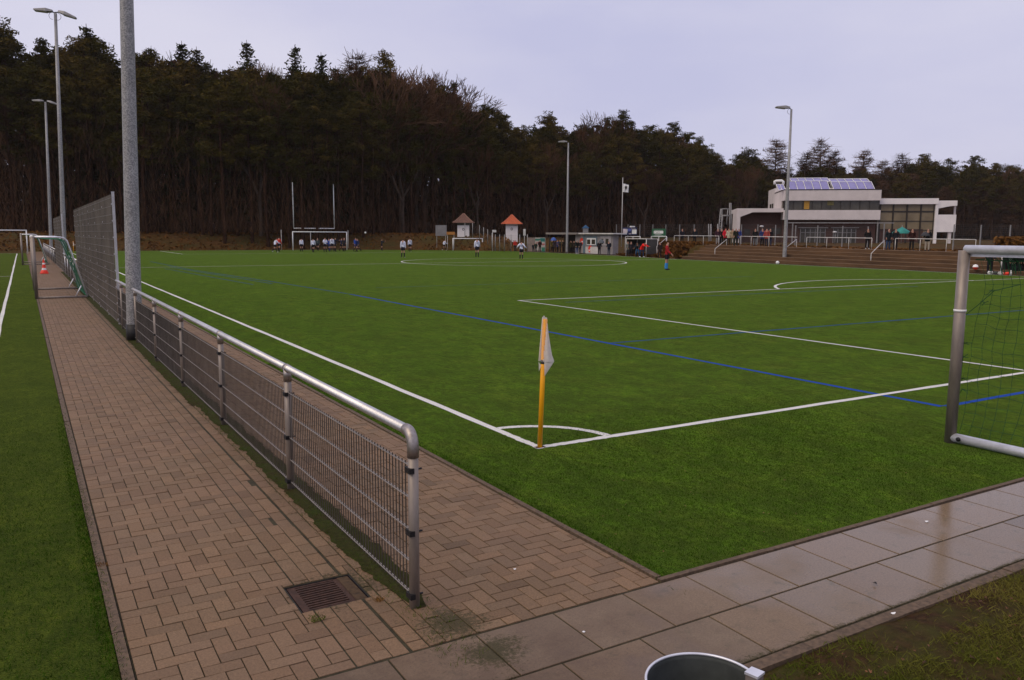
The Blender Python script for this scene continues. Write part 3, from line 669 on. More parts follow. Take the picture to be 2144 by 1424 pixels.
# ------------------------------------------------------------------ floodlight masts
def mast(base, tip, r0, r1, label, heads, collar=True, group='floodlight masts'):
    base = Vector(base); tip = Vector(tip)
    t = thing('floodlight_mast', label, 'floodlight', base, 0, group); d = tip-base
    s = MB(); s.tube([(0, 0, 0), d*.02, d*.5, d], [r0, r0, (r0+r1)/2, r1], 12); s.build('pole', M['mast'], t)
    if collar: s = MB(); s.tube([(0, 0, -.05), (0, 0, .34)], r0+.008, 12); s.build('base_sleeve', M['black'], t)
    for (ang, tilt, hs) in heads:
        h = MB(); L_, W_, T_ = .95*hs, .52*hs, .13*hs
        h.add([(0, -W_*.30, .03), (0, W_*.30, .03), (L_*.35, W_*.5, -.02), (L_, W_*.42, -.02), (L_, -W_*.42, -.02), (L_*.35, -W_*.5, -.02),
               (0, -W_*.22, T_), (0, W_*.22, T_), (L_*.35, W_*.36, T_*1.3), (L_, W_*.36, T_*.35), (L_, -W_*.36, T_*.35), (L_*.35, -W_*.36, T_*1.3)],
              [(5, 4, 3, 2, 1, 0), (6, 7, 8, 9, 10, 11)]+[(i, (i+1) % 6, 6+(i+1) % 6, 6+i) for i in range(6)])
        o = h.build('lamp_head', M['grey'], t, loc=d+Vector((math.cos(ang)*.16, math.sin(ang)*.16, .04)), rot=(0, tilt, ang))
        q = MB(); q.box((L_*.3, -W_*.4, -.05), (L_*.97, W_*.4, -.021)); q.build('lamp_glass', M['offwhite'], o)
        q = MB(); q.tube([(-.2, 0, -.05), (.02, 0, .05)], .035, 8); q.tube([(0, .1, 0)]+[(-.05+.22*math.sin(R(a)), .1, -.22+.22*math.cos(R(a))) for a in range(0, 200, 30)], .012, 6); q.build('bracket', M['greydark'], o)
    return t
b = (-2.66, 11.57, 0); tp = ATY(265, 2, 11.57); dd = (tp-Vector(b)); tp = Vector(b)+dd*(15.5/dd.z)
mast(b, tp, .152, .10, 'thick spangled galvanised mast rising from the near fence out of the frame', [(R(215), R(10), 1), (R(35), R(10), 1)])
bx = ATY(136, 561, 51.8); b = (bx.x, 51.8, 0); tp = ATY(116, 28, 51.8)
mast(b, tp, .15, .085, 'tall grey mast with two floodlights beside the farther tall fence', [(R(165), R(-4), 1.05), (R(-15), R(14), 1.05)])
bx = ATY(107.5, 528, 93); b = (bx.x, 93, 0); tp = ATY(95, 214, 93)
mast(b, tp, .17, .10, 'farthest left mast with two small floodlights in front of the forest', [(R(165), R(-4), 1.1), (R(-15), R(12), 1.1)])
def tl(px, off, py=510):
    # point on the line parallel to the turf edge at this offset, seen in image column px
    lo, hi = -5, 103
    f = lambda y: (lambda p: p)( (Vector((ex(y)+off, y, 0))-Vector(CAM)) )
    for _ in range(40):
        mid = (lo+hi)/2; p = Vector((ex(mid)+off, mid, 1.0))-Vector(CAM)
        q = 1072+FPX*p.dot(AR)/p.dot(AF)
        if q > px: lo = mid
        else: hi = mid
    return (ex(lo)+off, lo)
x, y = tl(1643, 1.5); 
mast((x, y, .2), (x, y, ZAT(1655, 229, x, y)), .165, .08, 'single-headed mast in front of the white clubhouse', [(R(150), R(-6), 1.15)], False)
x, y = tl(1187, .7)
mast((x, y, 0), (x, y, ZAT(1190, 299, x, y)), .16, .085, 'single-headed mast in front of the snack kiosk', [(R(150), R(-4), 1.1)], False)

# ------------------------------------------------------------------ corner flags
def corner_flag(base, tip, label, detail=True):
    base = Vector(base); d = Vector(tip)-base; H = d.length
    t = thing('corner_flag', label, 'corner flag', base, 0, 'corner flags')
    s = MB(); s.tube([(0, 0, -.02), d*.985], .026, 16); s.build('pole', M['yellow'], t)
    if detail:
        s = MB(); s.box((-.05, -.03, 0), (.06, .035, .006)); s.build('ground_socket', M['rust'], t)
        s = MB(); s.tube([d*.645, d*.675], .0275, 16); s.build('clip', M['greydark'], t)
    # cloth: sleeve round the pole and a limp triangular fly hanging to the right
    e = Vector((math.cos(YAW), -math.sin(YAW), 0)); bk = Vector((math.sin(YAW), math.cos(YAW), 0)); up = d.normalized()
    s = MB(); s.smooth = True; n, mrow = 14, 16; vs = []
    for j in range(mrow+1):
        v = j/mrow; top = H*1.0; hz = lerp(.995, .665, v)*H
        wd = lerp(.052, .155, v**1.25) if v < .9 else lerp(.147, .165, (v-.9)/.1)
        for i in range(n+1):
            u = i/n; p = up*hz+e*(-.031-.02*v+u*(wd))+bk*(-.032-.012*math.sin(u*9+v*2)-.012*math.sin(u*4)*v)
            if j == 0: p += up*(.022*max(0, 1-abs(u-.35)*3))
            vs.append(p)
    s.mi = 0
    for j in range(mrow):
        for i in range(n):
            over = (i+.5)/n*lerp(.052, .155, ((j+.5)/mrow)**1.25) < .056-.01*(j/mrow)
            s.f.append((j*(n+1)+i, j*(n+1)+i+1, (j+1)*(n+1)+i+1, (j+1)*(n+1)+i)); s.m.append(1 if over else 0); s.sm.append(True)
    s.v += [tuple(v) for v in vs]
    # lower hanging point
    lo = mrow*(n+1); q0 = vs[lo+n]; q1 = vs[lo+int(n*.42)]; q2 = vs[lo]
    s.add([q1, q0, q1+up*(-.155)+e*.01, q1+up*(-.06)+e*.05+bk*-.02], [(0, 1, 3), (0, 3, 2), (3, 1, 2)])
    s.add([q2, q2+up*-.10+e*.008, q2+e*.03+up*-.04], [(0, 1, 2)])
    # a back layer so the cloth wraps the pole
    vs2 = [Vector(v)+bk*.062 for v in vs]
    s.add(vs2, [(j*(n+1)+i, (j+1)*(n+1)+i, (j+1)*(n+1)+i+1, j*(n+1)+i+1) for j in range(mrow) for i in range(n)])
    s.build('flag_cloth', [M['cloth'], M['sheer']], t)
    return t
tp = ATY(1141.5, 664, .02)
corner_flag((.01, .0, 0), (tp.x, tp.y, tp.z), 'yellow corner post with a limp off-white flag at the near pitch corner')
bx = ATY(154.5, 530, 93); tp = ATY(153, 505, 93)
corner_flag((bx.x, 93, 0), (tp.x, 93, tp.z), 'tiny yellow corner post at the far left corner behind the tall fence', False)
for (px, py0, py1, lb) in ((1387+455/11.86*0-59, 0, 0, None),): pass

# ------------------------------------------------------------------ near portable goal (right edge)
gx, gy = 4.04, -2.06
t = thing('portable_goal', 'aluminium training goal cut by the right edge with torn green net', 'goal', (gx, gy, 0))
def rpost(s, pts, r): s.tube(pts, r, 20)
s = MB(); rpost(s, [(0, 0, 0), (0, 0, 2.095)], .058); s.build('upright', M['alu'], t)
s = MB(); rpost(s, [(0, -3.2, 0), (0, -3.2, 2.095)], .062); s.build('upright', M['alu'], t)
s = MB(); rpost(s, [(0, -.01, 2.105), (0, -3.2, 2.105)], .046); s.build('crossbar', M['alutop'], t)
s = MB(); s.box((.02, -3.2, 2.03), (.075, -.05, 2.062)); s.build('net_rail', M['alutop'], t)
s = MB(); rpost(s, [(0, .03, .062), (0, -3.2, .062)], .050); s.build('ground_bar', M['alutop'], t)
s = MB(); s.tube([(-.064, -.12, .065), (-.05, -.12, .065)], .024, 14); s.build('bolt_hole', M['black'], t)
s = MB(); s.tube([(0, 0, 1.44), (0, 0, 1.465)], .0635, 20); s.build('tape_band', M['white'], t)
# sagging net in cords
s = MB(); NY, NZ = 27, 16; pts = {}
for i in range(NY+1):
    for j in range(NZ+1):
        u, v = i/NY, j/NZ
        y = -.06-3.0*u; z = 2.03-1.94*v
        # slack: top corner pulled down towards the hem tie
        cor = max(0, 1-u*5)*max(0, 1-abs(v-.12)*4)
        y += -.16*cor+.02*noise.noise(Vector((i*.7, j*.7, 0)))+.015*math.sin(j*.8+i*.3)
        z += -.05*math.sin(u*7)*math.sin(v*math.pi)+.03*noise.noise(Vector((i*.6, j*.6, 5)))-.05*cor
        x = .06+.20*math.sin(math.pi*v)*(.6+.4*u)+.03*noise.noise(Vector((i*.5, j*.5, 9)))
        pts[i, j] = (x, y, z)
for i in range(NY+1): s.tube([pts[i, j] for j in range(NZ+1)], .0021, 4, False)
for j in range(NZ+1): s.tube([pts[i, j] for i in range(NY+1)], .0019, 4, False)
s.tube([(.05, -.03, 1.40), (.07, -.15, 1.52), (.08, -.3, 1.68), pts[4, 2]], .004, 5)
s.tube([(.05, -.03, 1.40), (.06, -.035, .9), (.05, -.03, .45)], .004, 5)
for (yy, zz) in ((-.28, 1.68), (-.22, 1.55), (-.05, .95), (-.055, .72), (-.06, .6), (-.04, 1.1)):
    for k in range(5): s.tube([(.06, yy, zz), (.05+random.uniform(-.02, .03), yy+random.uniform(-.08, .06), zz+random.uniform(-.06, .04))], .003, 4)
s.build('net', M['darkgreen_net'], t)
s = MB()
for k in range(9):
    y0 = random.uniform(-.5, -.15); s.tube([(.04, y0, 2.03), (.06, y0-.04, 1.97), (.07, y0-.02-.05*random.random(), 1.86)], .004, 4)
s.tube([(.05, -.1, 2.0), (.06, -.5, 1.99), (.06, -.9, 2.03), (.05, -3.1, 2.02)], .006, 5)
s.build('net_edge_cord', M['darkgreen_net'], t)

# ------------------------------------------------------------------ small goals standing on the training pitch edge
def side_goal(y, label, x0=-4.26, ln=5.0):
    t = thing('small_goal', label, 'goal', (x0, y, 0), 0, 'small goals beside the training pitch'); D = 1.52; H = 2.1
    for yy in (0, ln):
        s = MB(); s.tube([(0, yy, 0), (0, yy, H)], .055, 12); s.build('upright', M['alu'], t)
        s = MB(); s.tube([(0, yy, H-.03), (.80, yy, H-.03), (.92, yy, H-.06), (1.0, yy, H-.15), (D, yy, .05)], .027, 10); s.build('back_stay', M['alutop'], t)
        s = MB(); s.tube([(0, yy, .04), (D, yy, .04)], .035, 10); s.build('ground_bar', M['alu'], t)
        s = MB(); s.tube([(D-.36, yy, .05), (D-.17, yy, .42)], .018, 8); s.build('brace', M['alutop'], t)
    s = MB(); s.tube([(0, 0, H-.03), (0, ln, H-.03)], .055, 12); s.build('crossbar', M['white'], t)
    s = MB(); s.tube([(D, 0, .05), (D, ln, .05)], .03, 10); s.build('rear_bar', M['green_net'], t)
    s = MB(); prof = [(.05, H-.06), (.45, H-.10), (.85, H-.10), (.97, H-.2), (D-.1, .55), (D-.05, .1)]
    def pf(v):
        k = v*(len(prof)-1); i = min(int(k), len(prof)-2); f = k-i; return lerp(prof[i][0], prof[i+1][0], f), lerp(prof[i][1], prof[i+1][1], f)
    nv = 30
    for i in range(int(ln/.1)+1):
        s.tube([(pf(v/nv)[0]+.03*math.sin(v+i*.3), i*.1, pf(v/nv)[1]) for v in range(nv+1)], .0035, 3, False)
    for v in range(nv+1):
        s.tube([(pf(v/nv)[0]+.03*math.sin(v+i*.3*5), i*.5, pf(v/nv)[1]) for i in range(int(ln/.5)+1)], .0035, 3, False)
    s.build('net', M['green_net'], t)
    return t
sg = side_goal(24.6, 'nearest portable goal with green net standing across the block path')
c = copy_tree(sg, 'second portable goal farther along the white training pitch line'); c.location.y = 58; c.location.x = -4.62

def big_goal(name, corners, label, wdt, H, Y, depth=1.6, group=None, mt='white', r=.06):
    x0, x1 = corners; t = thing(name, label, 'goal', (x0, Y, gz(x0, Y)+.02), 0, group); w_ = x1-x0
    for xx in (0, w_):
        s = MB(); s.tube([(xx, 0, 0), (xx, 0, H)], r, 12); s.build('upright', M[mt], t)
    s = MB(); s.tube([(-r, 0, H), (w_+r, 0, H)], r, 12); s.build('crossbar', M[mt], t)
    s = MB()
    for xx in [w_*i/24 for i in range(25)]: s.tube([(xx, .05, H), (xx, depth*.9, H*.97), (xx, depth, .02)], .003, 3, False)
    for zz in range(9): s.tube([(0, depth*.95, H*zz/9), (w_, depth*.95, H*zz/9)], .003, 3, False)
    s.build('net', M['greydark'], t); return t
gl = ATY(613, 500, L); gr = ATY(726, 500, L)
big_goal('football_goal', (gl.x, gr.x), 'white football goal at the far end with players crowded in front', 0, 2.42, L)
x0 = ATY(948.5, 510, 92.6).x; x1 = ATY(1010, 510, 92.6).x
big_goal('football_goal', (x0, x1), 'smaller white goal at the foot of the bank below the tiled huts', 0, 1.62, 92.6, 1.2)
x1 = ATY(56, 500, 92.3).x
big_goal('football_goal', (x1-7.3, x1), 'white goal at the far end of the training pitch left edge', 0, 2.40, 92.3)
# net poles beside the far goal
for i, (px, py) in enumerate(((588.5, 481), (650, 486), (728.5, 482))):
    p = ATY(px, py, L+2); s = MB(); s.tube([(0, 0, 0), (0, 0, p.z)], .035, 8)
    tag(s.build('net_pole', M['offwhite'], loc=(p.x, L+2, 0)), ['thin pale pole just left of the far goal', 'thin pale pole standing behind the far goal opening', 'thin pale pole just right of the far goal'][i], 'pole', 'poles around the far goal')
# gridiron uprights behind the goal
yF = L+3.2; cx = ATY(658, 478, yF).x; xa = ATY(615, 478, yF); xb = ATY(700, 478, yF); zt = ATY(616, 382, yF).z
t = thing('gridiron_posts', 'tall white gridiron goal posts with two uprights behind the far goal', 'goal posts', (cx, yF, gz(cx, yF)))
zb = gz(cx, yF)
s = MB(); s.tube([(0, 1.6, 0), (0, 1.6, 2.2), (0, 1.2, 2.8-zb), (0, 0, xa.z-zb)], .07, 10); s.build('gooseneck', M['greydark'], t)
s = MB(); s.tube([(xa.x-cx, 0, xa.z-zb), (xb.x-cx, 0, xa.z-zb)], .07, 10); s.build('crossbar', M['white'], t)
for xx in (xa.x-cx, xb.x-cx): s = MB(); s.tube([(xx, 0, xa.z-zb), (xx, 0, zt-zb)], .06, 8); s.build('upright', M['white'], t)

# traffic cone
x, y = G(93, 573); t = thing('traffic_cone', 'red and white traffic cone on the block path behind the near small goal', 'cone', (x, y, 0))
s = MB(); s.prism([(-.2, -.16), (-.16, -.2), (.16, -.2), (.2, -.16), (.2, .16), (.16, .2), (-.16, .2), (-.2, .16)], 0, .05); s.lathe([(.19, .05), (.17, .14), (.12, .2)]); s.build('base', M['red'], t)
s = MB()
for k, (z0, z1) in enumerate(((.2, .31), (.31, .40), (.40, .50), (.50, .58), (.58, .76))):
    s.mi = 1 if k in (0, 3) else 0; r_ = lambda z: .115-.085*(z-.2)/.56
    s.lathe([(r_(z0), z0), (r_(z1), z1)])
s.mi = 0; s.lathe([(.03, .76), (0, .765)]); s.build('cone_body', [M['red'], M['white']], t)

# ------------------------------------------------------------------ litter bin at the bottom edge
DB = 2.36; c = ATD(1474, 1430, DB); t = thing('litter_bin', 'round galvanised litter bin with a square post at the bottom edge', 'bin', (c.x, c.y, 0))
zr = c.z; rad = .178
s = MB(); s.lathe([(rad-.02, zr-.55), (rad, zr-.005), (rad-.0015, zr-.004), (rad-.0015, zr-.02), (rad-.022, zr-.54), (0, zr-.54)], 64); s.build('drum', mat('dull_zinc', (.045, .050, .046), .85, 0, var=.35, scale=9), t)
s = MB(); s.tube([(rad*math.cos(2*math.pi*i/64), rad*math.sin(2*math.pi*i/64), zr) for i in range(65)], .0045, 8, False); s.build('rim', M['alutop'], t)
pc = ATD(1580, 1409, DB+.02); pz = pc.z; px_, py_ = pc.x-c.x, pc.y-c.y
s = MB(); s.box((-.02, -.02, 0), (.02, .02, pz-.004)); po = s.build('post', M['alu'], t, loc=(px_, py_, 0), rot=(0, 0, R(14)))
s = MB(); s.box((-.0225, -.0225, pz-.004), (.0225, .0225, pz+.004)); s.build('post_cap', M['alutop'], po)
s = MB(); s.box((px_*.86-.012, py_*.86-.012, pz-.06), (px_*.97, py_*.97+.01, pz-.03)); s.tube([(px_*.80, py_*.80, pz-.04), (px_*.9, py_*.9, pz-.035)], .007, 8); s.build('bracket', M['alutop'], t)

# ------------------------------------------------------------------ terraces on the right
s = MB(); n = 5; ysr = [50.5-2.0*i for i in range(30)]
def tr(y, k, up): return (ex(y)+.45+.72*k, y, th(y)*(k+(1 if up else 0))/n)
for k in range(n):
    for (a, b) in zip(ysr, ysr[1:]):
        s.mi = 0
        s.quad(tr(a, k, 0), tr(b, k, 0), tr(b, k, 1), tr(a, k, 1))          # riser
        x1a, x1b = ex(a)+.45+.72*(k+1)+(.6 if k == n-1 else 0), ex(b)+.45+.72*(k+1)+(.6 if k == n-1 else 0)
        s.quad(tr(a, k, 1), tr(b, k, 1), (x1b, b, th(b)*(k+1)/n), (x1a, a, th(a)*(k+1)/n))
        s.mi = 1
        p, q = Vector(tr(a, k, 1)), Vector(tr(b, k, 1)); s.quad(p+Vector((-.006, 0, -.035)), q+Vector((-.006, 0, -.035)), q+Vector((-.006, 0, .004)), p+Vector((-.006, 0, .004)))
        s.quad(p+Vector((-.006, 0, .004)), q+Vector((-.006, 0, .004)), q+Vector((.10, 0, .004)), p+Vector((.10, 0, .004)))
a = 50.5
s.mi = 0
s.add([tr(a, 0, 0)]+[v for k in range(n) for v in (tr(a, k, 1), (ex(a)+.45+.72*(k+1), a, th(a)*(k+1)/n))]+[(ex(a)+.45+.72*n, a, 0)], [tuple(range(2*n+2))])
tag(s.build('terrace_steps', [M['step'], M['nosing']]), 'brown stepped spectator terrace along the right side of the pitch', 'terrace')
OFF = 4.15
secs = [(1411, 1504, (1411, 1440.5, 1472, 1504)), (1549, 1668, (1549, 1572, 1609, 1645)), (1688, 1824, (1688, 1730, 1776, 1824)), (1873, 2041, (1873, 1925, 1980, 2041))]
nm = ['white rail leftmost on the terrace top beside the stair tower', 'white rail between the red-hooded group and the mast', 'white rail in front of the clubhouse ground floor', 'white rail in front of the glass hall']
for (a, b, ps), lb in zip(secs, nm):
    t = thing('terrace_rail', lb, 'railing', (0, 0, 0), 0, 'white rails on the terrace top')
    P = [tl(p, OFF) for p in ps]; E = tl(b, OFF); hz = .84
    s = MB(); pp = P+([E] if b > ps[-1] else []); s.tube([(x, y, th(y)+hz) for x, y in pp], .028, 8); s.build('top_rail', M['offwhite'], t)
    for x, y in P: s = MB(); s.tube([(x, y, th(y)-.05), (x, y, th(y)+hz)], .022, 8); s.build('post', M['offwhite'], t)
for (pa, pya, pb, pyb, lb) in ((1375, 516, 1396, 497, 'white stair handrail beside the dugout'), (1497, 521, 1521, 501, 'white stair handrail in front of the red-hooded group'), (1646, 518, 1667, 501, 'white stair handrail just right of the mast'), (1824, 531, 1850, 503, 'white stair handrail between the two right rails')):
    xa, ya = tl(pa, 1.6); xb, yb = tl(pb, OFF)
    za, zb_ = ZAT(pa, pya, xa, ya), ZAT(pb, pyb, xb, yb)
    t = thing('stair_handrail', lb, 'handrail', (xa, ya, 0), 0, 'stair handrails on the terrace')
    s = MB(); s.tube([(0, 0, za), (xb-xa, yb-ya, zb_)], .026, 8); s.build('rail', M['offwhite'], t)
    s = MB(); s.tube([(0, 0, .1), (0, 0, za)], .022, 8); s.build('post', M['offwhite'], t)
    s = MB(); s.tube([(xb-xa, yb-ya, 1), (xb-xa, yb-ya, zb_)], .022, 8); s.build('post', M['offwhite'], t)
for (pa, pb, ps, py, lb) in ((1308, 1340, (1309, 1325, 1340), 495.5, 'short white rail above the dugout roof'), (1363, 1396, (1363, 1379, 1395), 495, 'short white rail below the green banner')):
    t = thing('terrace_rail', lb, 'railing', (0, 0, 0), 0, 'white rails on the terrace top'); off = 4.6
    P = [tl(p, off) for p in ps]; zz = [ZAT(p, py, *q) for p, q in zip(ps, P)]
    s = MB(); s.tube([(x, y, z) for (x, y), z in zip(P, zz)], .035, 8); s.build('top_rail', M['white'], t)
    for (x, y), z in zip(P, zz): s = MB(); s.tube([(x, y, gz(x, y)-.1), (x, y, z)], .03, 8); s.build('post', M['white'], t)

# back fence behind the terraces: posts and wire mats
def back_fence(pxs, off, pyt, label, m=None, hgt=None):
    t = thing('mesh_fence', label, 'fence', (0, 0, 0), 0, 'mesh fences behind the spectators'); P = []
    for px, pt in zip(pxs, pyt):
        x, y = tl(px, off); P.append((x, y, gz(x, y), ZAT(px, pt, x, y)))
    for x, y, z0, z1 in P: s = MB(); s.box((x-.035, y-.035, z0-.1), (x+.035, y+.035, z1)); s.build('post', M['grey'], t)
    for a, b in zip(P, P[1:]):
        s = MB(); d = math.dist(a[:2], b[:2]); k = 0
        nz = 14
        for i in range(nz+1):
            f = i/nz; s.tube([(a[0], a[1], lerp(a[2]+.05, a[3], f)), (b[0], b[1], lerp(b[2]+.05, b[3], f))], .006, 3, False)
        nn = max(2, int(d/.14))
        for i in range(nn+1):
            f = i/nn; s.tube([(lerp(a[0], b[0], f), lerp(a[1], b[1], f), lerp(a[2], b[2], f)), (lerp(a[0], b[0], f), lerp(a[1], b[1], f), lerp(a[3], b[3], f))], .004, 3, False)
        s.build('mesh_panel', M['greydark'], t)
    return t
back_fence([1290, 1314, 1339, 1366, 1393, 1422, 1452, 1486], 8.5, [470]*8, 'mesh fence carrying the blue and green banners')
back_fence([1551, 1585, 1622, 1664, 1710, 1762, 1815], 9.5, [470, 470, 471, 472, 472, 473, 474], 'mesh fence in front of the brick clubhouse wing')
back_fence([1994, 2050, 2111, 2180], 8.5, [470, 471, 471, 472], 'mesh fence to the right of the clubhouse')
# gate leaves leaning left of the stair tower
t = thing('gate', 'open grey steel gate with tall posts left of the stair tower', 'gate', (0, 0, 0))
for px in (1484, 1489, 1503):
    x, y = tl(px, 8.2); s = MB(); s.tube([(x, y, 1.2), (x+.1, y+.25, ZAT(px, 469, x, y))], .05, 8); s.build('post', M['grey'], t)
# banners
def banner(pa, pb, pt, pbm, off, m, label, panels):
    xa, ya = tl(pa, off); xb, yb = tl(pb, off); zt, zb_ = ZAT(pa, pt, xa, ya), ZAT(pa, pbm, xa, ya)
    u = Vector((xb-xa, yb-ya, 0)); nrm = Vector((-1, 0, 0))
    t = thing('banner', label, 'banner', (xa, ya, zb_), 0, 'banners on the mesh fence'); H = zt-zb_
    s = MB(); s.obox((0, 0, 0), u, (.02, 0, 0), (0, 0, H)); s.build('cloth', m, t)
    for (a, b, c_, d_, mm) in panels:
        s = MB(); s.obox(u*a+nrm*.012+Vector((0, 0, H*c_)), u*(b-a), (.008, 0, 0), (0, 0, H*(d_-c_))); s.build('print', mm, t)
gr_, bl_ = mat('green_banner', (.018, .10, .045), .6), mat('navy_banner', (.012, .02, .075), .6)
lt = mat('banner_white', (.72, .74, .72), .6, var=.05); dk = mat('banner_ink', (.03, .05, .05), .6); lil = mat('banner_lilac', (.52, .46, .50), .6, var=.25, scale=3); bb = mat('banner_blue', (.08, .10, .32), .6, var=.2)
banner(1364, 1393, 479, 497, 8.35, gr_, 'green banner with a white lettered panel behind the terrace', [(.15, .83, .44, .74, lt), (.22, .25, .50, .69, dk), (.31, .34, .5, .62, dk), (.345, .375, .50, .66, dk), (.42, .45, .5, .69, dk), (.50, .53, .5, .69, dk), (.56, .585, .5, .69, dk), (.66, .69, .5, .69, dk), (.74, .77, .5, .69, dk), (.25, .7, .33, .35, lt), (.15, .85, .26, .28, lt), (.22, .76, .14, .17, lt), (.2, .8, .80, .82, lt)])
banner(1303, 1333, 476.5, 492, 8.35, bl_, 'navy banner with white panels behind the dugout', [(.02, .30, .1, .82, lil), (.31, .34, .3, .8, lt), (.36, .60, .5, .84, bb), (.66, .97, .14, .72, lt), (.44, .62, .12, .2, lil), (.5, .9, .76, .84, lil)])
x, y = tl(1323, 8.2); s = MB(); s.box((-.25, -.2, 0), (.25, .2, .16)); tag(s.build('floodlight_box', M['white'], loc=(x, y, ZAT(1323, 476, x, y))), 'small white box above the navy banner', 'lamp')

# stair tower left of clubhouse
t0 = ATD(1520, 500, 104); t = thing('stair_tower', 'open steel stair tower at the left end of the clubhouse', 'stair', (t0.x, t0.y, 1.25))
def loc_px(px, py, D=104): p = ATD(px, py, D); return Vector((p.x-t0.x, p.y-t0.y, p.z-1.25))
for (pa, ya_, pb, yb_, nm_) in ((1511, 510, 1511.5, 437, 'post'), (1528, 510, 1527.5, 425, 'post'), (1531, 500, 1530.5, 425, 'post'), (1502, 509, 1509, 437, 'ladder_side'), (1505.5, 509, 1513, 452, 'ladder_side'), (1521, 470, 1524, 437, 'post'), (1512, 437.5, 1528, 437.5, 'hand_rail'), (1512, 451.5, 1528, 451.5, 'platform')):
    s = MB(); s.tube([loc_px(pa, ya_), loc_px(pb, yb_)], .07 if nm_ != 'platform' else .11, 6); s.build(nm_, M['grey'], t)
s = MB()
for k in range(14): f = k/14; s.tube([loc_px(lerp(1502, 1509, f), lerp(509, 437, f)), loc_px(lerp(1505.5, 1513, f), lerp(509, 440, f))], .035, 4)
s.build('treads', M['grey'], t)

# ------------------------------------------------------------------ clubhouse
BO = ATD(1642, 500, 106.0); BO.z = 1.25
bu = Vector((.751, -.660, 0)).normalized(); bw = Vector((.660, .751, 0)).normalized()
club = thing('clubhouse', 'modern pale clubhouse with brick ground floor, glass hall and roof solar panels', 'building', BO, math.atan2(bu.y, bu.x))
def FC(px, py, wv=0.0):
    d = ray(px, py); o = Vector(CAM)-BO; t_ = (wv-o.dot(bw))/d.dot(bw); p = o+t_*d; return p.dot(bu), p.z
def cbox(name, pa, pb, w0, w1, m, parent=None, ref=None, prt=club):
    # pixel box (px0,py0)-(px1,py1) measured on plane w0, extruded back to w1
    u0, z1 = FC(pa[0], pa[1], w0 if ref is None else ref); u1, _ = FC(pb[0], pa[1], w0 if ref is None else ref); _, z0 = FC(pa[0], pb[1], w0 if ref is None else ref)
    s = MB(); s.box((u0, w0, z0), (u1, w1, z1)); o = s.build(name, m, parent or prt); return o, (u0, u1, z0, z1)
ub, (U0, U1, B1z0, B1z1) = cbox('upper_fascia', (1642, 398.5), (1846, 420), 0, 9, M['facade'])
_, (lu0, lu1, B2z0, B2z1) = cbox('lower_fascia', (1641, 440), (1844, 460), -.6, 8.98, M['facade'])
# ribbon window
u0 = U0+.1; s = MB(); s.box((u0, .35, B2z1), (U1-.1, 8.9, B1z0)); rw = s.build('ribbon_window', M['glass'], club)
s = MB()
for i in range(11): x = lerp(u0, U1-.1, i/10); s.box((x-.04, .30, B2z1), (x+.04, .348, B1z0))
s.build('mullions', M['frame'], rw)
y0, zz0 = FC(1683, 438, .3); y1, zz1 = FC(1695, 421, .3); s = MB(); s.box((y0, .26, zz0), (y1, .298, zz1)); s.build('yellow_panel', mat('ochre_panel', (.36, .19, .02), .5), rw)
y0, zz0 = FC(1732, 430, .3); y1, zz1 = FC(1746, 421, .3); s = MB(); s.box((y0, .27, zz0), (y1, .298, zz1)); s.build('green_panel', mat('olive_panel', (.10, .085, .02), .5), rw)
# side wall of the upper storey (left return)
s = MB(); s.box((U0, 2.2, B2z1+.003), (U0+.3, 8.9, B1z0-.003)); s.build('side_wall', M['facade'], club)
# back left block
bx0, bz1 = FC(1601, 391, 9.0); bx1, _ = FC(1625, 391, 9.0)
s = MB(); s.box((bx0+1.4, 9.02, B2z0), (U1-1, 16, B1z1+.75)); bk = s.build('rear_block', M['facade'], club)
s = MB(); s.box((bx0+1.36, 10.0, B2z1), (bx0+1.399, 11.2, B1z0)); s.box((bx0+1.36, 12.0, B2z1), (bx0+1.399, 13.6, B1z0)); s.build('window', M['glass'], bk)
# left wing
wl, wz1 = FC(1543, 436.5, 0); _, wz0 = FC(1543, 444.5, 0)
s = MB(); s.box((wl, -.3, wz0), (U0-.01, 9, wz1)); s.build('wing_fascia', M['facade'], club)
s = MB(); s.box((wl, -.3, 0), (wl+.45, 6, wz0-.003)); s.add([(wl+.45, -.3, wz0-.6), (wl+2.0, -.3, wz0-.003), (wl+.45, -.3, wz0-.003), (wl+.45, 5, wz0-.6), (wl+2.0, 5, wz0-.003), (wl+.45, 5, wz0-.003)], [(0, 1, 2), (5, 4, 3), (0, 3, 4, 1)]); s.build('wing_end_wall', M['facade'], club)
s = MB(); s.box((wl+.46, 1.6, -.1), (U0+.5, 8.9, wz0-.003)); s.build('wing_brick_wall', M['brick'], club)
# ground floor brick and glazed doors
_, gz1 = FC(1700, 460, 0)
s = MB(); s.box((U0+.05, .6, -.1), (U1-.3, 8.9, B2z0-.003)); gw = s.build('ground_floor_wall', M['brick'], club)
for (pa, pb) in ((1676, 1728), (1745, 1792)):
    u0, z1 = FC(pa, 479, .6); u1, _ = FC(pb, 479, .6); s = MB(); s.box((u0, .54, 0), (u1, .597, z1)); wn = s.build('glazed_door', M['glass'], gw)
    s = MB()
    for i in range(6): x = lerp(u0, u1, i/5); s.box((x-.05, .50, 0), (x+.05, .538, z1))
    s.box((u0+.06, .505, z1*.72), (u1-.06, .537, z1*.76)); s.box((u0-.3, .3, z1+.08), (u1+.3, .53, z1+.2)); s.build('frame', M['grey'], wn)
for (pa, pb, yt, yb_) in ((1610, 1640, 478, 490), (1560, 1572, 480, 492)):
    u0, z1 = FC(pa, yt, .6); u1, z0 = FC(pb, yb_, .6); s = MB(); s.box((u0, 1.54, z0), (u1, 1.597, z1)); s.build('window', M['glass'], club)
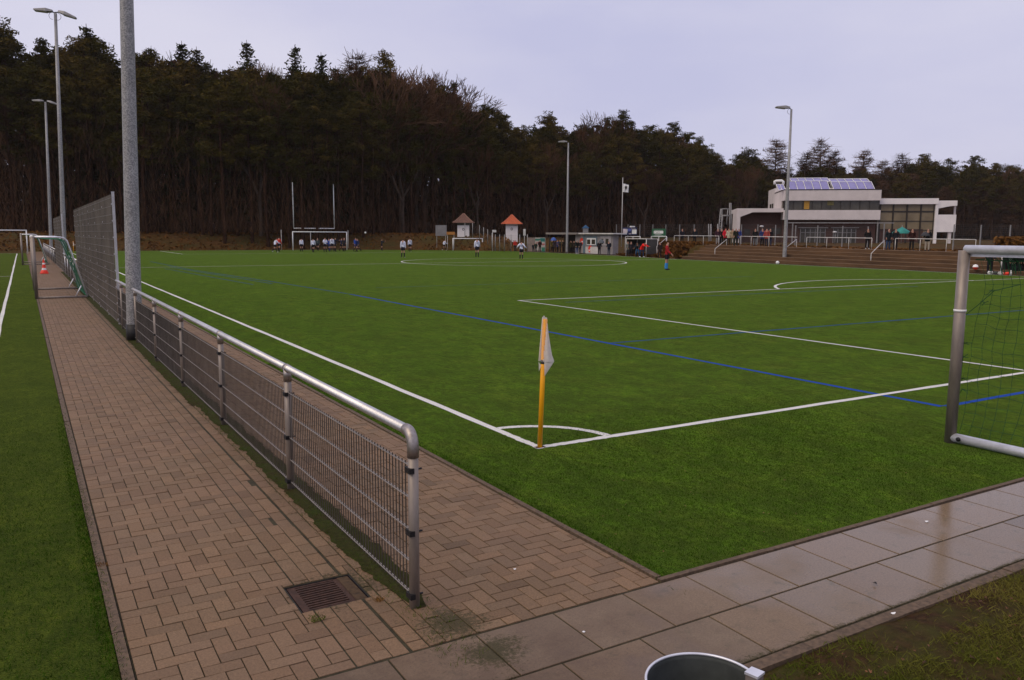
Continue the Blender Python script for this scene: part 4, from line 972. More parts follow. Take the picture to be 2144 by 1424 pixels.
u0, z1 = FC(1648, 465.5, -2); u1, z0 = FC(1872, 468, -2); s = MB(); s.box((u0, -2.0, z0), (u1, -1.85, z1)); s.box((u0, -2, z0+.02), (u0+.12, .58, z1-.02))
for i in range(8): x = lerp(u0, u1, i/7); s.box((x, -1.84, z0+.02), (x+.06, .2, z1-.02))
pgo = s.build('pergola', M['grey'], club)
for px in (1660, 1838, 1852): u0, _ = FC(px, 470, -2); s = MB(); s.box((u0-.07, -1.98, 0), (u0+.07, -1.86, z0-.003)); s.build('pergola_post', M['grey'], pgo)
# glass hall
hl, hz1 = FC(1841, 415.5, 1.0); hr, _ = FC(1966, 415.5, 1.0); _, hz0 = FC(1841, 427.5, 1.0)
s = MB(); s.box((U1+.02, 1.0, hz0), (hr, 9, hz1)); s.build('hall_fascia', M['facadeW'], club)
gr0, _ = FC(1957, 450, 1.3); s = MB(); s.box((U1+.03, 1.5, -.05), (gr0, 8.8, hz0-.003)); hg = s.build('hall_glazing', M['hallglass'], club)
s = MB(); 
for px in (1842.5, 1870, 1899, 1928, 1956): u0, _ = FC(px, 450, 1.4); s.box((u0-.09, 1.4, 0), (u0+.09, 1.498, hz0-.01))
for i, py in enumerate((443, 463, 482)): _, z0 = FC(1900, py, 1.4); hh = .09 if i == 0 else .04; s.box((U1+.03, 1.42, z0-hh), (gr0, 1.496, z0+hh))
s.build('mullions', M['frame'], hg)
s = MB(); s.box((U1+.3, 1.46, .2), (gr0-1.2, 1.497, 1.9)); s.build('lower_blinds', M['brick'], hg)
u0, _ = FC(1957.5, 450, 1.2); u1, _ = FC(1963.5, 450, 1.2); s = MB(); s.box((u0, 1.1, -.1), (u1, 4, hz0-.004)); s.build('column', M['facadeW'], club)
u2, z1 = FC(2005, 420, 1.2); _, z0 = FC(2005, 431, 1.2); s = MB(); s.box((hr+.01, 1.2, z0), (u2, 6, z1)); s.add([(hr+.01, 1.2, z0-.35), (hr+1.6, 1.2, z0), (hr+.01, 1.2, z0), (hr+.01, 6, z0-.35), (hr+1.6, 6, z0), (hr+.01, 6, z0)], [(0, 1, 2), (5, 4, 3), (0, 3, 4, 1)]); s.build('porch_roof', M['facadeW'], club)
u3, z1 = FC(2002.5, 449.5, 1.15); _, z0 = FC(2002, 486, 1.15); s = MB(); s.box((u1+.01, 1.15, z0), (u3, 5.5, z1)); bxx = s.build('balcony_box', M['facadeW'], club)
ul, _ = FC(1984.5, 500, 1.3); ur, _ = FC(1991, 500, 1.3); s = MB(); s.box((ul, 1.3, -.1), (ur, 1.7, z0-.003)); s.build('column', M['facade'], club)
up, _ = FC(1998, 440, 2); s = MB(); s.box((up, 2, z1+.003), (up+.2, 2.2, FC(2000, 431.5, 1.2)[1])); s.build('column', M['facade'], club)
# solar arrays
def solar(px0, px1, py0, py1, n, wf, wb, lab):
    u0, z0 = FC(px0, py1, wf); u1, _ = FC(px1, py1, wf); _, z1 = FC(px0, py0, wb)
    z0 = max(z0, B1z1+.02)
    st = bpy.data.objects.new('solar_array', None); COL.objects.link(st); st.parent = club; tag(st, lab)
    for i in range(n):
        a, b_ = lerp(u0, u1, i/n), lerp(u0, u1, (i+1)/n); sk = -.15
        s = MB(); s.mi = 0
        s.add([(a+.06, wf, z0+.02), (b_-.06, wf, z0+.02), (b_-.06+sk, wb, z1), (a+.06+sk, wb, z1), (a+.06, wf, z0-.04), (b_-.06, wf, z0-.04), (b_-.06+sk, wb, z1-.06), (a+.06+sk, wb, z1-.06)], [(0, 1, 2, 3), (7, 6, 5, 4), (4, 5, 1, 0), (6, 7, 3, 2), (5, 6, 2, 1), (7, 4, 0, 3)])
        s.build('solar_panel', M['solar'], st)
    s = MB()
    for i in range(n+1):
        a = lerp(u0, u1, i/n); s.tube([(a, wf, z0+.03), (a-.15, wb, z1+.03)], .035, 4)
    s.tube([(u0, wf, z0+.02), (u1, wf, z0+.02)], .035, 4); s.tube([(u0-.15, wb, z1+.03), (u1-.15, wb, z1+.03)], .035, 4)
    s.tube([(u0, wb, z0-.1), (u0-.15, wb, z1)], .04, 4); s.tube([(u1, wb, z0-.1), (u1-.35, wb, z1)], .04, 4); s.build('frame', M['white'], st)
solar(1630, 1645, 386.5, 398, 2, .6, 1.9, 'short two-panel solar row at the left roof corner')
solar(1654, 1738, 380, 398, 5, .3, 1.8, 'left front row of five bluish solar panels'); solar(1746, 1832, 381.5, 399.5, 5, .3, 1.8, 'right front row of five bluish solar panels')
solar(1658, 1738, 373.5, 381, 5, 4.2, 5.4, 'left rear row of solar panels'); solar(1741, 1822, 375, 382, 5, 4.2, 5.4, 'right rear row of solar panels')
s = MB(); s.box((U0, -.03, B1z1), (U1, 0.1, B1z1+.12)); s.box((U0-.03, .1, B1z1), (U0+.1, 9, B1z1+.12)); s.build('roof_edge', M['frame'], club)
s = MB(); p = [FC(px, py, 3) for px, py in ((1622, 386), (1622, 380), (1625, 379), (1637, 378.5), (1640, 381), (1640, 386))]; s.tube([(u, 3, z) for u, z in p], .17, 10); s.build('roof_vent', M['white'], club)

# green parasol in front of hall and lanterns
def px_thing(px, py, D): p = ATD(px, py, D); return p
def parasol(px, pyt, pyb, D, wpx, m, label, z0):
    p = ATD(px, pyb, D); zt = ATD(px, pyt, D).z; t = thing('parasol', label, 'parasol', (p.x, p.y, z0)); r_ = wpx*D/FPX/2
    s = MB(); s.lathe([(0, zt-z0), (r_*.5, lerp(zt, p.z, .45)-z0), (r_, p.z-z0), (r_*.98, p.z-z0-.12)], 8); s.build('canopy', m, t)
    s = MB(); s.tube([(0, 0, 0), (0, 0, zt-z0+.2)], .03, 8); s.build('pole', M['grey'], t)
parasol(1888, 475, 487, 95, 38, mat('teal_canopy', (.02, .20, .17), .7, var=.35, scale=2), 'open teal parasol in front of the glass hall', 1.25)
for (px, py, lb) in ((1596, 474.5, 'white lamp head on a pole in front of the brick wing'), (1749, 486.5, 'white round lamp in front of the right glazed door')):
    p = ATD(px, py, 92); t = thing('path_lamp', lb, 'lamp', (p.x, p.y, 1.25), 0, 'path lamps by the clubhouse')
    s = MB(); s.tube([(0, 0, 0), (0, 0, p.z-1.25)], .04, 8); s.build('pole', M['grey'], t)
    s = MB(); s.lathe([(0, .12), (.18, .1), (.24, 0), (.1, -.05), (0, -.05)], 12, (-.1, 0, p.z-1.25)); s.build('lamp_head', M['white'], t)

# ------------------------------------------------------------------ kiosk and things at the pitch side, middle
KO = 2.4
def kpt(px): return tl(px, KO)
def kz(px, py): x, y = kpt(px); return ZAT(px, py, x, y)
kx, ky = kpt(1214); t = thing('kiosk', 'grey snack kiosk with a flat roof, white window and red round signs', 'kiosk', (kx, ky, 0))
def kbox(name, pa, pb, pyt, pyb, dx0, dx1, m, parent=None, z0=None):
    xa, ya = kpt(pa); xb, yb = kpt(pb); zt = ZAT((pa+pb)/2, pyt, (xa+xb)/2+dx0, (ya+yb)/2); zb_ = ZAT((pa+pb)/2, pyb, (xa+xb)/2+dx0, (ya+yb)/2) if z0 is None else z0
    s = MB(); s.obox((xa+dx0-kx, ya-ky, zb_), (xb-xa, yb-ya, 0), (dx1-dx0, 0, 0), (0, 0, zt-zb_)); return s.build(name, m, parent or t)
cab = mat('cabin_panel', (.24, .22, .22), .7, var=.15, scale=2); trim = mat('blue_grey_trim', (.12, .17, .20), .6)
kbox('cabin', 1222, 1283, 490.5, 530, .0, .8, cab, z0=0)
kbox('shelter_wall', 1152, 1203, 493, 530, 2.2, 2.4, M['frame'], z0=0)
kbox('side_wall', 1203, 1222, 492, 530, .1, 2.4, mat('light_panel', (.33, .29, .27), .7), z0=0)
kbox('roof', 1149, 1215, 487, 491, -.5, 2.7, mat('roof_felt', (.22, .19, .17), .8), z0=None)
kbox('roof', 1216, 1289, 488, 490.5, -.4, 1.6, M['offwhite'])
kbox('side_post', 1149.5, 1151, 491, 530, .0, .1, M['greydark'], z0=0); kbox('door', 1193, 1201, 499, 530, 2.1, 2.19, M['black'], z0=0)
kbox('edge_trim', 1221, 1226, 492, 530, -.04, -.003, trim, z0=0)
wf = kbox('window', 1228, 1251, 495, 514, -.09, -.045, trim); kbox('sash', 1230, 1249, 498.5, 513, -.13, -.095, M['white'], wf)
kbox('pane', 1231, 1238, 501.5, 511.5, -.15, -.135, M['glass'], wf); kbox('pane', 1240.5, 1248, 501.5, 511.5, -.15, -.135, M['glass'], wf)
wf = kbox('window', 1257, 1280, 494.5, 514, -.07, -.035, mat('pale_surround', (.36, .33, .34), .6)); kbox('pane', 1259, 1264, 500, 511, -.1, -.075, M['glass'], wf); kbox('pane', 1269, 1275, 500, 511, -.1, -.075, M['glass'], wf)
kbox('counter_panel', 1228, 1254, 517, 529.5, -.14, -.10, M['offwhite'], z0=0)
def disc(px, py, wpx, hpx, dx, parent):
    x, y = kpt(px); zc = ZAT(px, py, x+dx, y); D = (x-CAM[0])*FH.x+(y-CAM[1])*FH.y; ry = wpx*D/FPX*1.5; rz = hpx*D/FPX
    s = MB(); s.add([(x+dx-kx, y-ky, zc)]+[(x+dx-kx, y-ky+ry*math.cos(2*math.pi*i/24), zc+rz*math.sin(2*math.pi*i/24)) for i in range(24)], [(0, 1+i, 1+(i+1) % 24) for i in range(24)])
    s.add([(x+dx-kx+.03, y-ky, zc)]+[(x+dx-kx+.03, y-ky+ry*math.cos(2*math.pi*i/24), zc+rz*math.sin(2*math.pi*i/24)) for i in range(24)], [(0, 1+(i+1) % 24, 1+i) for i in range(24)])
    o = s.build('round_sign', M['red'], parent); s = MB(); n_ = 12
    top = [(x+dx-kx-.006, y-ky+ry*(.8-1.6*i/n_), zc+rz*(-.05-.22*math.sin(i/n_*6.28))) for i in range(n_+1)]; bot = [(a, b_, c_-rz*.32) for a, b_, c_ in top]
    s.add(top+bot, [(i, i+1, n_+2+i, n_+1+i) for i in range(n_)]); s.build('wave_mark', M['white'], o)
disc(1217, 505.5, 4.2, 7, .03, t); disc(1238, 521.5, 4.6, 7, -.17, t)
# board wall left of kiosk
xa, ya = tl(1105, 1.6); xb, yb = tl(1142, 1.6); zt = ZAT(1123, 497.5, (xa+xb)/2, (ya+yb)/2)
t = thing('board_wall', 'grey boarded hoarding with a teal and white poster beside the pitch', 'hoarding', (xa, ya, 0))
u = Vector((xb-xa, yb-ya, 0)); s = MB()
for i in range(18): s.obox(u*(i/18), u*(1/18-.002), (.05, 0, 0), (0, 0, zt-.02*random.random()))
s.build('boards', mat('weathered_boards', (.20, .16, .145), .85, var=.25, scale=3), t)
s = MB(); s.obox(u*.44+Vector((-.02, 0, zt*.1)), u*.55, (.015, 0, 0), (0, 0, zt*.9)); s.build('poster', mat('poster_white', (.38, .36, .34), .7, var=.2, scale=2), t)
for (a, b_, c_, d_, mm) in ((.44, .98, .78, .92, (.03, .15, .12)), (.72, .98, .72, .97, (.03, .20, .19)), (.8, .98, .02, .32, (.03, .17, .11)), (.84, .97, .5, .58, (.4, .05, .06)), (.5, .6, .6, .68, (.35, .14, .14))):
    s = MB(); s.obox(u*a+Vector((-.035, 0, zt*c_)), u*(b_-a), (.012, 0, 0), (0, 0, zt*(d_-c_))); s.build('print', mat('poster_ink', mm, .7), t)
# dugouts
def dugout(pa, pb, pyt, off, label, dep=1.5):
    xa, ya = tl(pa, off); xb, yb = tl(pb, off); zt = ZAT((pa+pb)/2, pyt, (xa+xb)/2, (ya+yb)/2); t = thing('dugout', label, 'dugout', (xa, ya, 0), 0, 'team dugouts'); u = Vector((xb-xa, yb-ya, 0))
    s = MB(); s.obox((0, 0, zt-.06), u, (dep, 0, 0), (0, 0, .06)); s.build('roof', M['offwhite'], t)
    s = MB(); s.obox((dep, 0, 0), u, (.05, 0, 0), (0, 0, zt-.063)); s.build('back_wall', M['greydark'], t)
    for f in (0, 1):
        s = MB(); q = u*f; s.tube([q+Vector((0, 0, 0)), q+Vector((0, 0, zt))], .04, 8); s.tube([q+Vector((dep, 0, 0)), q+Vector((dep, 0, zt))], .04, 8); s.build('frame', M['offwhite'], t)
        s = MB(); s.obox(q+Vector((.05, -.012, .3)), (dep-.1, 0, 0), (0, .024, 0), (0, 0, zt-.4)); s.build('side_panel', M['greydark'], t)
    s = MB(); s.obox(u*.05+Vector((dep-.5, 0, .4)), u*.9, (.4, 0, 0), (0, 0, .05)); s.build('bench', M['wood'], t)
    return t
dugout(1311, 1353, 499.5, .5, 'roofed team dugout where the player in red jacket bends over')
dugout(2098, 2210, 533, .3, 'dark roofed dugout with seated substitutes seen through the goal net')
# flagpole
x, y = tl(1301, 6.5); z1 = ZAT(1301, 372, x, y); t = thing('flagpole', 'slim white flagpole with a crumpled white flag above the banners', 'flagpole', (x, y, .8))
s = MB(); s.tube([(0, 0, 0), (0, 0, z1-.8)], [.05, .035], 8); s.build('pole', M['offwhite'], t)
zt, zb_ = ZAT(1302, 384, x, y)-.8, ZAT(1302, 402, x, y)-.8; D = (x-CAM[0])*FH.x+(y-CAM[1])*FH.y; wf = 11.5*D/FPX; e = Vector((math.cos(YAW), -math.sin(YAW), 0)); bkv = Vector((math.sin(YAW), math.cos(YAW), 0))
s = MB(); s.smooth = True; n_ = 10; s.add([e*(.05+wf*i/n_)+bkv*(.08*math.sin(i*1.1+j*.5))+Vector((0, 0, lerp(zt, zb_, j/6)-.18*(i/n_)*(1 if j < 3 else .3))) for j in range(7) for i in range(n_+1)], [(j*(n_+1)+i, j*(n_+1)+i+1, (j+1)*(n_+1)+i+1, (j+1)*(n_+1)+i) for j in range(6) for i in range(n_)])
fl = s.build('flag', M['white'], t)
s = MB(); c0 = e*(.05+wf*.5)+Vector((0, 0, lerp(zt, zb_, .45)-.08))-bkv*.13
s.add([c0+e*(-.16)+Vector((0, 0, .2)), c0+e*.16+Vector((0, 0, .2)), c0+e*.16, c0+Vector((0, 0, -.25)), c0-e*.16], [(0, 1, 2, 3, 4)]); s.build('crest', M['greydark'], fl)

# tiled huts on the bank
def hut(px0, px1, pye, pya, pyb, D, rpx0, rpx1, roofm, label, wallm, apx=None):
    ctr = ATD((px0+px1)/2, pye, D); z0 = ATD((px0+px1)/2, pyb, D).z; hw = (px1-px0)*D/FPX/2; rw_ = (rpx1-rpx0)*D/FPX/2; ze = ATD(px0, pye, D).z; za = ATD(px0, pya, D).z
    ctr2 = ctr+Vector((FH.x*hw, FH.y*hw, 0)); gzz = gz(ctr2.x, ctr2.y)
    t = thing('tiled_hut', label, 'hut', (ctr2.x, ctr2.y, gzz-.1), -YAW, 'small tiled huts on the bank'); b0 = 0; e_ = ze-gzz+.1; a_ = za-gzz+.1; zz = z0-gzz+.1
    s = MB(); s.box((-hw, -hw, min(0, zz)), (hw, hw, e_)); wl_ = s.build('wall', wallm, t)
    s = MB(); s.box((-hw*.98, -hw-.03, min(zz, 0)+.02), (hw*.98, -hw-.003, lerp(zz, e_, .82))); dr = s.build('door', M['facadeW'], wl_)
    s = MB(); s.box((-hw*1.03, -hw-.06, lerp(zz, e_, .84)), (hw*1.03, -hw-.004, lerp(zz, e_, .87))); s.build('lintel', M['frame'], wl_)
    s = MB(); zc = lerp(zz, e_, .55); n_ = 20; r0, r1 = .16, .09
    s.add([(r_*math.cos(2*math.pi*i/n_), -hw-.036, zc+r_*1.2*math.sin(2*math.pi*i/n_)) for r_ in (r0, r1) for i in range(n_)], [(i, (i+1) % n_, n_+(i+1) % n_, n_+i) for i in range(n_)]); s.build('emblem', M['frame'], dr)
    s = MB(); k = 7; lv = []
    for j in range(k+1):
        f = j/k; q = lerp(rw_, .06, f**.82); lv.append((q, lerp(e_, a_, f)))
    for (q0, za0), (q1, za1) in zip(lv, lv[1:]):
        s.add([(-q0, -q0, za0), (q0, -q0, za0), (q0, q0, za0), (-q0, q0, za0), (-q1*1.02, -q1*1.02, za1+.03), (q1*1.02, -q1*1.02, za1+.03), (q1*1.02, q1*1.02, za1+.03), (-q1*1.02, q1*1.02, za1+.03)], [(i, (i+1) % 4, 4+(i+1) % 4, 4+i) for i in range(4)])
    s.add([(-rw_, -rw_, e_), (rw_, -rw_, e_), (rw_, rw_, e_), (-rw_, rw_, e_)], [(0, 3, 2, 1)])
    rf = s.build('roof', roofm, t)
    s = MB()
    for sx, sy in ((-1, -1), (1, -1), (1, 1), (-1, 1)): s.tube([(sx*q, sy*q, z_+.03) for q, z_ in lv], .055, 6)
    s.build('hip_tiles', mat('hip_tile', tuple(1.6*c_ for c_ in ((.30, .08, .04) if roofm == M['redroof'] else (.15, .08, .055))), .7), rf)
    return t
hut(957.5, 982.5, 466.5, 447, 496.5, 116, 949, 993, M['brownroof'], 'small hut with a dark weathered pointed tile roof', mat('green_upper_wall', (.10, .10, .075), .8))
hut(1059, 1084, 469, 449.5, 492.5, 119, 1050.5, 1095, M['redroof'], 'small white hut with a bright orange pointed tile roof', M['facadeW'])
def pxbox(name, label, cat, pa, pb, pyt, pyb, D, m, dep=.1, legs=None):
    a, b_ = ATD(pa, pyb, D), ATD(pb, pyb, D); zt = ATD((pa+pb)/2, pyt, D).z; g0 = gz(a.x, a.y)
    t = thing(name, label, cat, (a.x, a.y, g0)); u = Vector((b_.x-a.x, b_.y-a.y, 0)); bk_ = FH*dep
    s = MB(); s.obox((0, 0, a.z-g0), u, bk_, (0, 0, zt-a.z)); s.build('panel', m, t)
    s = MB()
    for f in (legs or (.1, .9)): q = u*f+bk_*.5; s.tube([q+Vector((0, 0, -.1)), q+Vector((0, 0, zt-g0))], .035, 6)
    s.build('leg', M['offwhite'], t); return t
pxbox('notice_board', 'grey boarded notice panel left of the dark-roofed hut', 'board', 912, 935, 471.5, 494, 114, mat('grey_board', (.20, .19, .19), .8, var=.15, scale=2), .3)
pxbox('wooden_board', 'orange wooden bench board between the notice panel and the hut', 'bench', 935, 952, 485.5, 491.5, 113, M['wood'], .4)
pxbox('small_sign', 'small white sign on a post left of the orange-roofed hut', 'sign', 1031, 1039, 481.5, 486.5, 108, M['offwhite'], .06, (0.05,))
pxbox('banner_sign', 'narrow upright white sign on a post right of the orange-roofed hut', 'sign', 1095.5, 1100.5, 479.5, 493.5, 104, M['offwhite'], .12, (.5,))
# mesh fence by the huts
def fence_px(pts, label, nz=9):
    t = thing('mesh_fence', label, 'fence', (0, 0, 0), 0, 'mesh fences near the huts'); P = []
    for px, pyb, pyt, D in pts:
        p = ATD(px, pyb, D); P.append((p.x, p.y, p.z, ATD(px, pyt, D).z))
    for x, y, z0, z1 in P: s = MB(); s.tube([(x, y, z0-.1), (x, y, z1)], .045, 6); s.build('post', M['grey'], t)
    for a, b_ in zip(P, P[1:]):
        s = MB(); d = math.dist(a[:2], b_[:2])
        for i in range(nz+1): f = i/nz; s.tube([(a[0], a[1], lerp(a[2]+.05, a[3]-.1, f)), (b_[0], b_[1], lerp(b_[2]+.05, b_[3]-.1, f))], .006, 3, False)
        nn = max(2, int(d/.2))
        for i in range(nn+1): f = i/nn; s.tube([(lerp(a[0], b_[0], f), lerp(a[1], b_[1], f), lerp(a[2], b_[2], f)), (lerp(a[0], b_[0], f), lerp(a[1], b_[1], f), lerp(a[3], b_[3], f))-Vector() if False else (lerp(a[0], b_[0], f), lerp(a[1], b_[1], f), lerp(a[3], b_[3], f)-.1)], .004, 3, False)
        s.build('mesh_panel', M['greydark'], t)
fence_px([(973.5, 496, 467, 109), (989.5, 497, 467, 109), (1004, 500, 471, 108), (1012.5, 505, 476, 107), (1021, 510, 480, 106), (1030, 520, 488, 104), (1037, 524, 491, 103), (1046, 525, 491, 102), (1056, 525.5, 491, 101), (1070, 526, 491, 100), (1088, 527, 491, 99), (1104, 527, 491, 98)], 'mesh fence stepping down the bank from the dark-roofed hut')

# ------------------------------------------------------------------ balls
def ball(px, py, pos, label, r=.11):
    s = MB(); n_ = 12; s.lathe([(r*math.sin(math.pi*i/n_), r-r*math.cos(math.pi*i/n_)) for i in range(n_+1)], 20)
    o = s.build('ball', [M['white']], loc=pos); tag(o, label, 'ball', 'footballs'); 
p = ATY(765, 487.5, 94); ball(0, 0, (p.x, p.y, p.z-.11), 'white football in the air right of the far goal', .125)
x, y = tl(1629, -.6); ball(0, 0, (x, y, 0), 'white football lying at the foot of the terrace by the mast', .135)
x, y = tl(2044, .2); zz = ZAT(2044, 565, x, y)
s = MB(); r_ = .17
s.lathe([(0, -r_), (r_*.7, -r_*.75), (r_, 0)], 16, (0, 0, r_)); s.mi = 1; s.lathe([(r_, 0), (r_*.72, r_*.7), (0, r_)], 16, (0, 0, r_))
tag(s.build('round_bag', [M['red'], M['white']], loc=(x, y, zz)), 'red and white round bag on the terrace by the goal post', 'bag')  # ball-shaped bag, red below and white above
bagl = [(2076, 570, .45, 'white', 'white kit bag on the turf edge below the dugout'), (2087, 570, .35, 'greydark', 'dark purple bag beside the white kit bag'), (2098, 571, .5, 'offwhite', 'pile of cream training bibs near the dugout'), (2110, 572, .45, 'red', 'red bag at the dugout corner')]
for px, py, wd, mm, lb in bagl:
    x, y = tl(px, -.1); s = MB(); s.smooth = True
    n_ = 10; vs = []
    for j in range(6):
        for i in range(n_): a = 2*math.pi*i/n_; q = math.sin(math.pi*(j+.6)/6.6)**.5; vs.append((.11*q*math.cos(a), wd*.36*q*math.sin(a)*(1+.15*random.random()), .18*j/5*(1+.1*random.random())))
    s.add(vs, [(j*n_+i, j*n_+(i+1) % n_, (j+1)*n_+(i+1) % n_, (j+1)*n_+i) for j in range(5) for i in range(n_)]+[tuple(5*n_+i for i in range(n_))])
    tag(s.build('kit_bag', M[mm], loc=(x, y, 0)), lb, 'bag', 'bags beside the right dugout')
x, y = tl(2119, -.5); s = MB(); s.lathe([(0, 0), (.05, .0), (.05, .22), (.02, .28), (.02, .32), (0, .32)], 12); tag(s.build('water_bottle', M['white'], loc=(x, y, 0)), 'white bottle standing on the turf edge by the dugout', 'bottle')

# ------------------------------------------------------------------ people
_pm = {}
def pm(c):
    k = tuple(c)
    if k not in _pm: _pm[k] = mat('fabric', c, .85, var=.12, scale=9, spec=.15)
    return _pm[k]
SKIN = M['skin']
def person(pos, H, yaw, label, top, bottom='trousers', bcol=(.012, .012, .016), socks=None, shoes=(.015, .014, .014), hair=(.03, .018, .012), pose=None, coat=False, sleeve='long', number=None, group=None, numcol=(.02, .02, .12), hood=None):
    pose = pose or {}
    k = H/1.78
    lean = pose.get('lean', 0); hl, hr = pose.get('hip', (2, -2)); kl, kr = pose.get('knee', (3, 3)); spread = pose.get('spread', .02)
    al, ar = pose.get('arm', (4, -4)); el, er = pose.get('elbow', (12, 12)); ol, orr = pose.get('out', (7, 7))
    V = []; Rr = []; E_ = []; lab = []
    def add(p, r, par, l):
        V.append(Vector(p)*k); Rr.append(r*k); lab.append(l)
        if par is not None: E_.append((par, len(V)-1))
        return len(V)-1
    cosl, sinl = math.cos(R(lean)), math.sin(R(lean))
    def up(p):  # torso frame (rotates about the hips)
        x, y, z = p; z -= .95; return (x, y*cosl+z*sinl, .95-y*sinl+z*cosl)
    segs = []
    pel = add((0, 0, .95), .125, None, 'hip')
    sp = add(up((0, 0, 1.12)), .115, pel, 'torso'); ch = add(up((0, 0, 1.33)), .14, sp, 'torso'); nk = add(up((0, 0, 1.47)), .058, ch, 'neck')
    hd = add(up((0, .015, 1.58)), .078, nk, 'head'); ht = add(up((0, .015, 1.70)), .074, hd, 'head')
    ns = add(up((0, .098, 1.60)), .014, hd, 'head')
    foot_z = []
    for sgn, ha, ka in ((-1, hl, kl), (1, hr, kr)):
        h0 = (sgn*.085, 0, .90); j0 = add(h0, .095, pel, 'hip')
        kn = Vector(h0)+Vector((sgn*spread, math.sin(R(ha))*.43, -math.cos(R(ha))*.43)); j1 = add(kn, .058, j0, 'thigh')
        a2 = ha-ka; an = kn+Vector((sgn*spread*.5, math.sin(R(a2))*.42, -math.cos(R(a2))*.42)); j2 = add(lerp(kn, an, .45)+Vector((0, -.012, 0)), .054, j1, 'shin'); j3 = add(an, .036, j2, 'shin')
        ft = a2*.6; he = an+Vector((0, -.03, -.035)); to = an+Vector((sgn*.02, .17*math.cos(R(ft)), -.045+.17*math.sin(R(-ft))*-.4)); j4 = add(to, .032, j3, 'foot'); foot_z.append(min(an.z, to.z))
    for sgn, aa, ea, oo in ((-1, al, el, ol), (1, ar, er, orr)):
        s0 = up((sgn*.175, 0, 1.42)); j0 = add(s0, .062, ch, 'torso')
        d = Vector((sgn*math.sin(R(oo)), math.sin(R(aa))*math.cos(R(oo)), -math.cos(R(aa))*math.cos(R(oo)))); e1 = Vector(s0)+d*.29; j1 = add(e1, .043, j0, 'uarm')
        fa = aa+ea; d2 = Vector((sgn*math.sin(R(oo*.6)), math.sin(R(fa))*math.cos(R(oo*.6)), -math.cos(R(fa))*math.cos(R(oo*.6)))); w1 = e1+d2*.25; j2 = add(w1, .030, j1, 'farm')
        side = Vector((0, 1, 0)).cross(d2); side = side.normalized() if side.length > .1 else Vector((1, 0, 0)); fwd = d2.cross(side).normalized()
        pa_ = w1+d2*.075; j3 = add(pa_, .030, j2, 'hand')
        for q, (o_, ln_) in enumerate(((-.030, .065), (-.010, .078), (.010, .074), (.028, .058))):
            f1 = add(pa_+d2*(.03+ln_*.4)+fwd*o_, .0095, j3, 'hand'); add(pa_+d2*(.03+ln_)+fwd*o_*1.1+side*(-.012*sgn), .008, f1, 'hand')
        add(w1+d2*.06+fwd*.052, .010, j2, 'hand')
    me = bpy.data.meshes.new('tmp'); bm = bmesh.new(); lay = bm.verts.layers.skin.verify(); bv = []
    for p, r in zip(V, Rr):
        v = bm.verts.new(p); v[lay].radius = (r, r*.8 if r > .1*k else r); bv.append(v)
    bv[0][lay].use_root = True
    for a, b_ in E_: bm.edges.new((bv[a], bv[b_]))
    bm.to_mesh(me); bm.free(); ob = bpy.data.objects.new('tmp', me); COL.objects.link(ob)
    ob.modifiers.new('s', 'SKIN').use_smooth_shade = True
    sb = ob.modifiers.new('u', 'SUBSURF'); sb.levels = 1; sb.render_levels = 1
    dg = bpy.context.evaluated_depsgraph_get(); body = bpy.data.meshes.new_from_object(ob.evaluated_get(dg)); bpy.data.objects.remove(ob); bpy.data.meshes.remove(me)
    zmin = min(v.co.z for v in body.vertices)
    root = thing('person', label, 'person', (pos[0], pos[1], pos[2]), yaw, group)
    for v in body.vertices: v.co.z -= zmin
    zs_ = zmin
    seg = [(V[a]-Vector((0, 0, zs_)), V[b_]-Vector((0, 0, zs_)), lab[b_]) for a, b_ in E_]
    regs = []
    for p in body.polygons:
        c_ = p.center; best = (9, None, 0)
        for a, b_, l in seg:
            ab = b_-a; t_ = max(0, min(1, (c_-a).dot(ab)/max(1e-9, ab.length_squared))); d = (c_-(a+ab*t_)).length
            if d < best[0]: best = (d, l, t_)
        regs.append(best[1:])
    body.materials.clear(); body.materials.append(SKIN)
    for p in body.polygons: p.use_smooth = True
    bo = bpy.data.objects.new('body', body); COL.objects.link(bo); bo.parent = root
    def shell(name, test, off, m):
        ids = [i for i, rg in enumerate(regs) if test(*rg, body.polygons[i].center)]
        if not ids: return
        mp_ = {}; vs = []; fs = []
        for i in ids:
            f = []
            for vi in body.polygons[i].vertices:
                if vi not in mp_: mp_[vi] = len(vs); v = body.vertices[vi]; vs.append(v.co+v.normal*off*k)
                f.append(mp_[vi])
            fs.append(f)
        s = MB(); s.smooth = True; s.add(vs, fs); return s.build(name, m, root)
    hipz = .95*k-zs_
    shell('coat' if coat else 'shirt', lambda l, t_, c_: (l in ('torso', 'uarm') or (l == 'farm' and sleeve == 'long') or (l == 'hip' and c_.z > hipz-(.05*k)) or (coat and ((l == 'hip') or (l == 'thigh' and t_ < .35))) or (l == 'neck' and t_ < .3)), .022 if not coat else .035, pm(top))
    if bottom == 'shorts':
        shell('shorts', lambda l, t_, c_: l == 'hip' and c_.z <= hipz+.03*k or (l == 'thigh' and t_ < .55), .026, pm(bcol))
        if socks: shell('socks', lambda l, t_, c_: l == 'shin' and c_.z < .45*k, .008, pm(socks))
    else: shell('trousers', lambda l, t_, c_: l in ('thigh', 'shin') or (l == 'hip' and c_.z <= hipz+.03*k), .016, pm(bcol))
    shell('shoes', lambda l, t_, c_: l == 'foot', .01, pm(shoes))
    hc = sum(((V[hd]+V[ht])/2-Vector((0, 0, zs_)),), Vector())
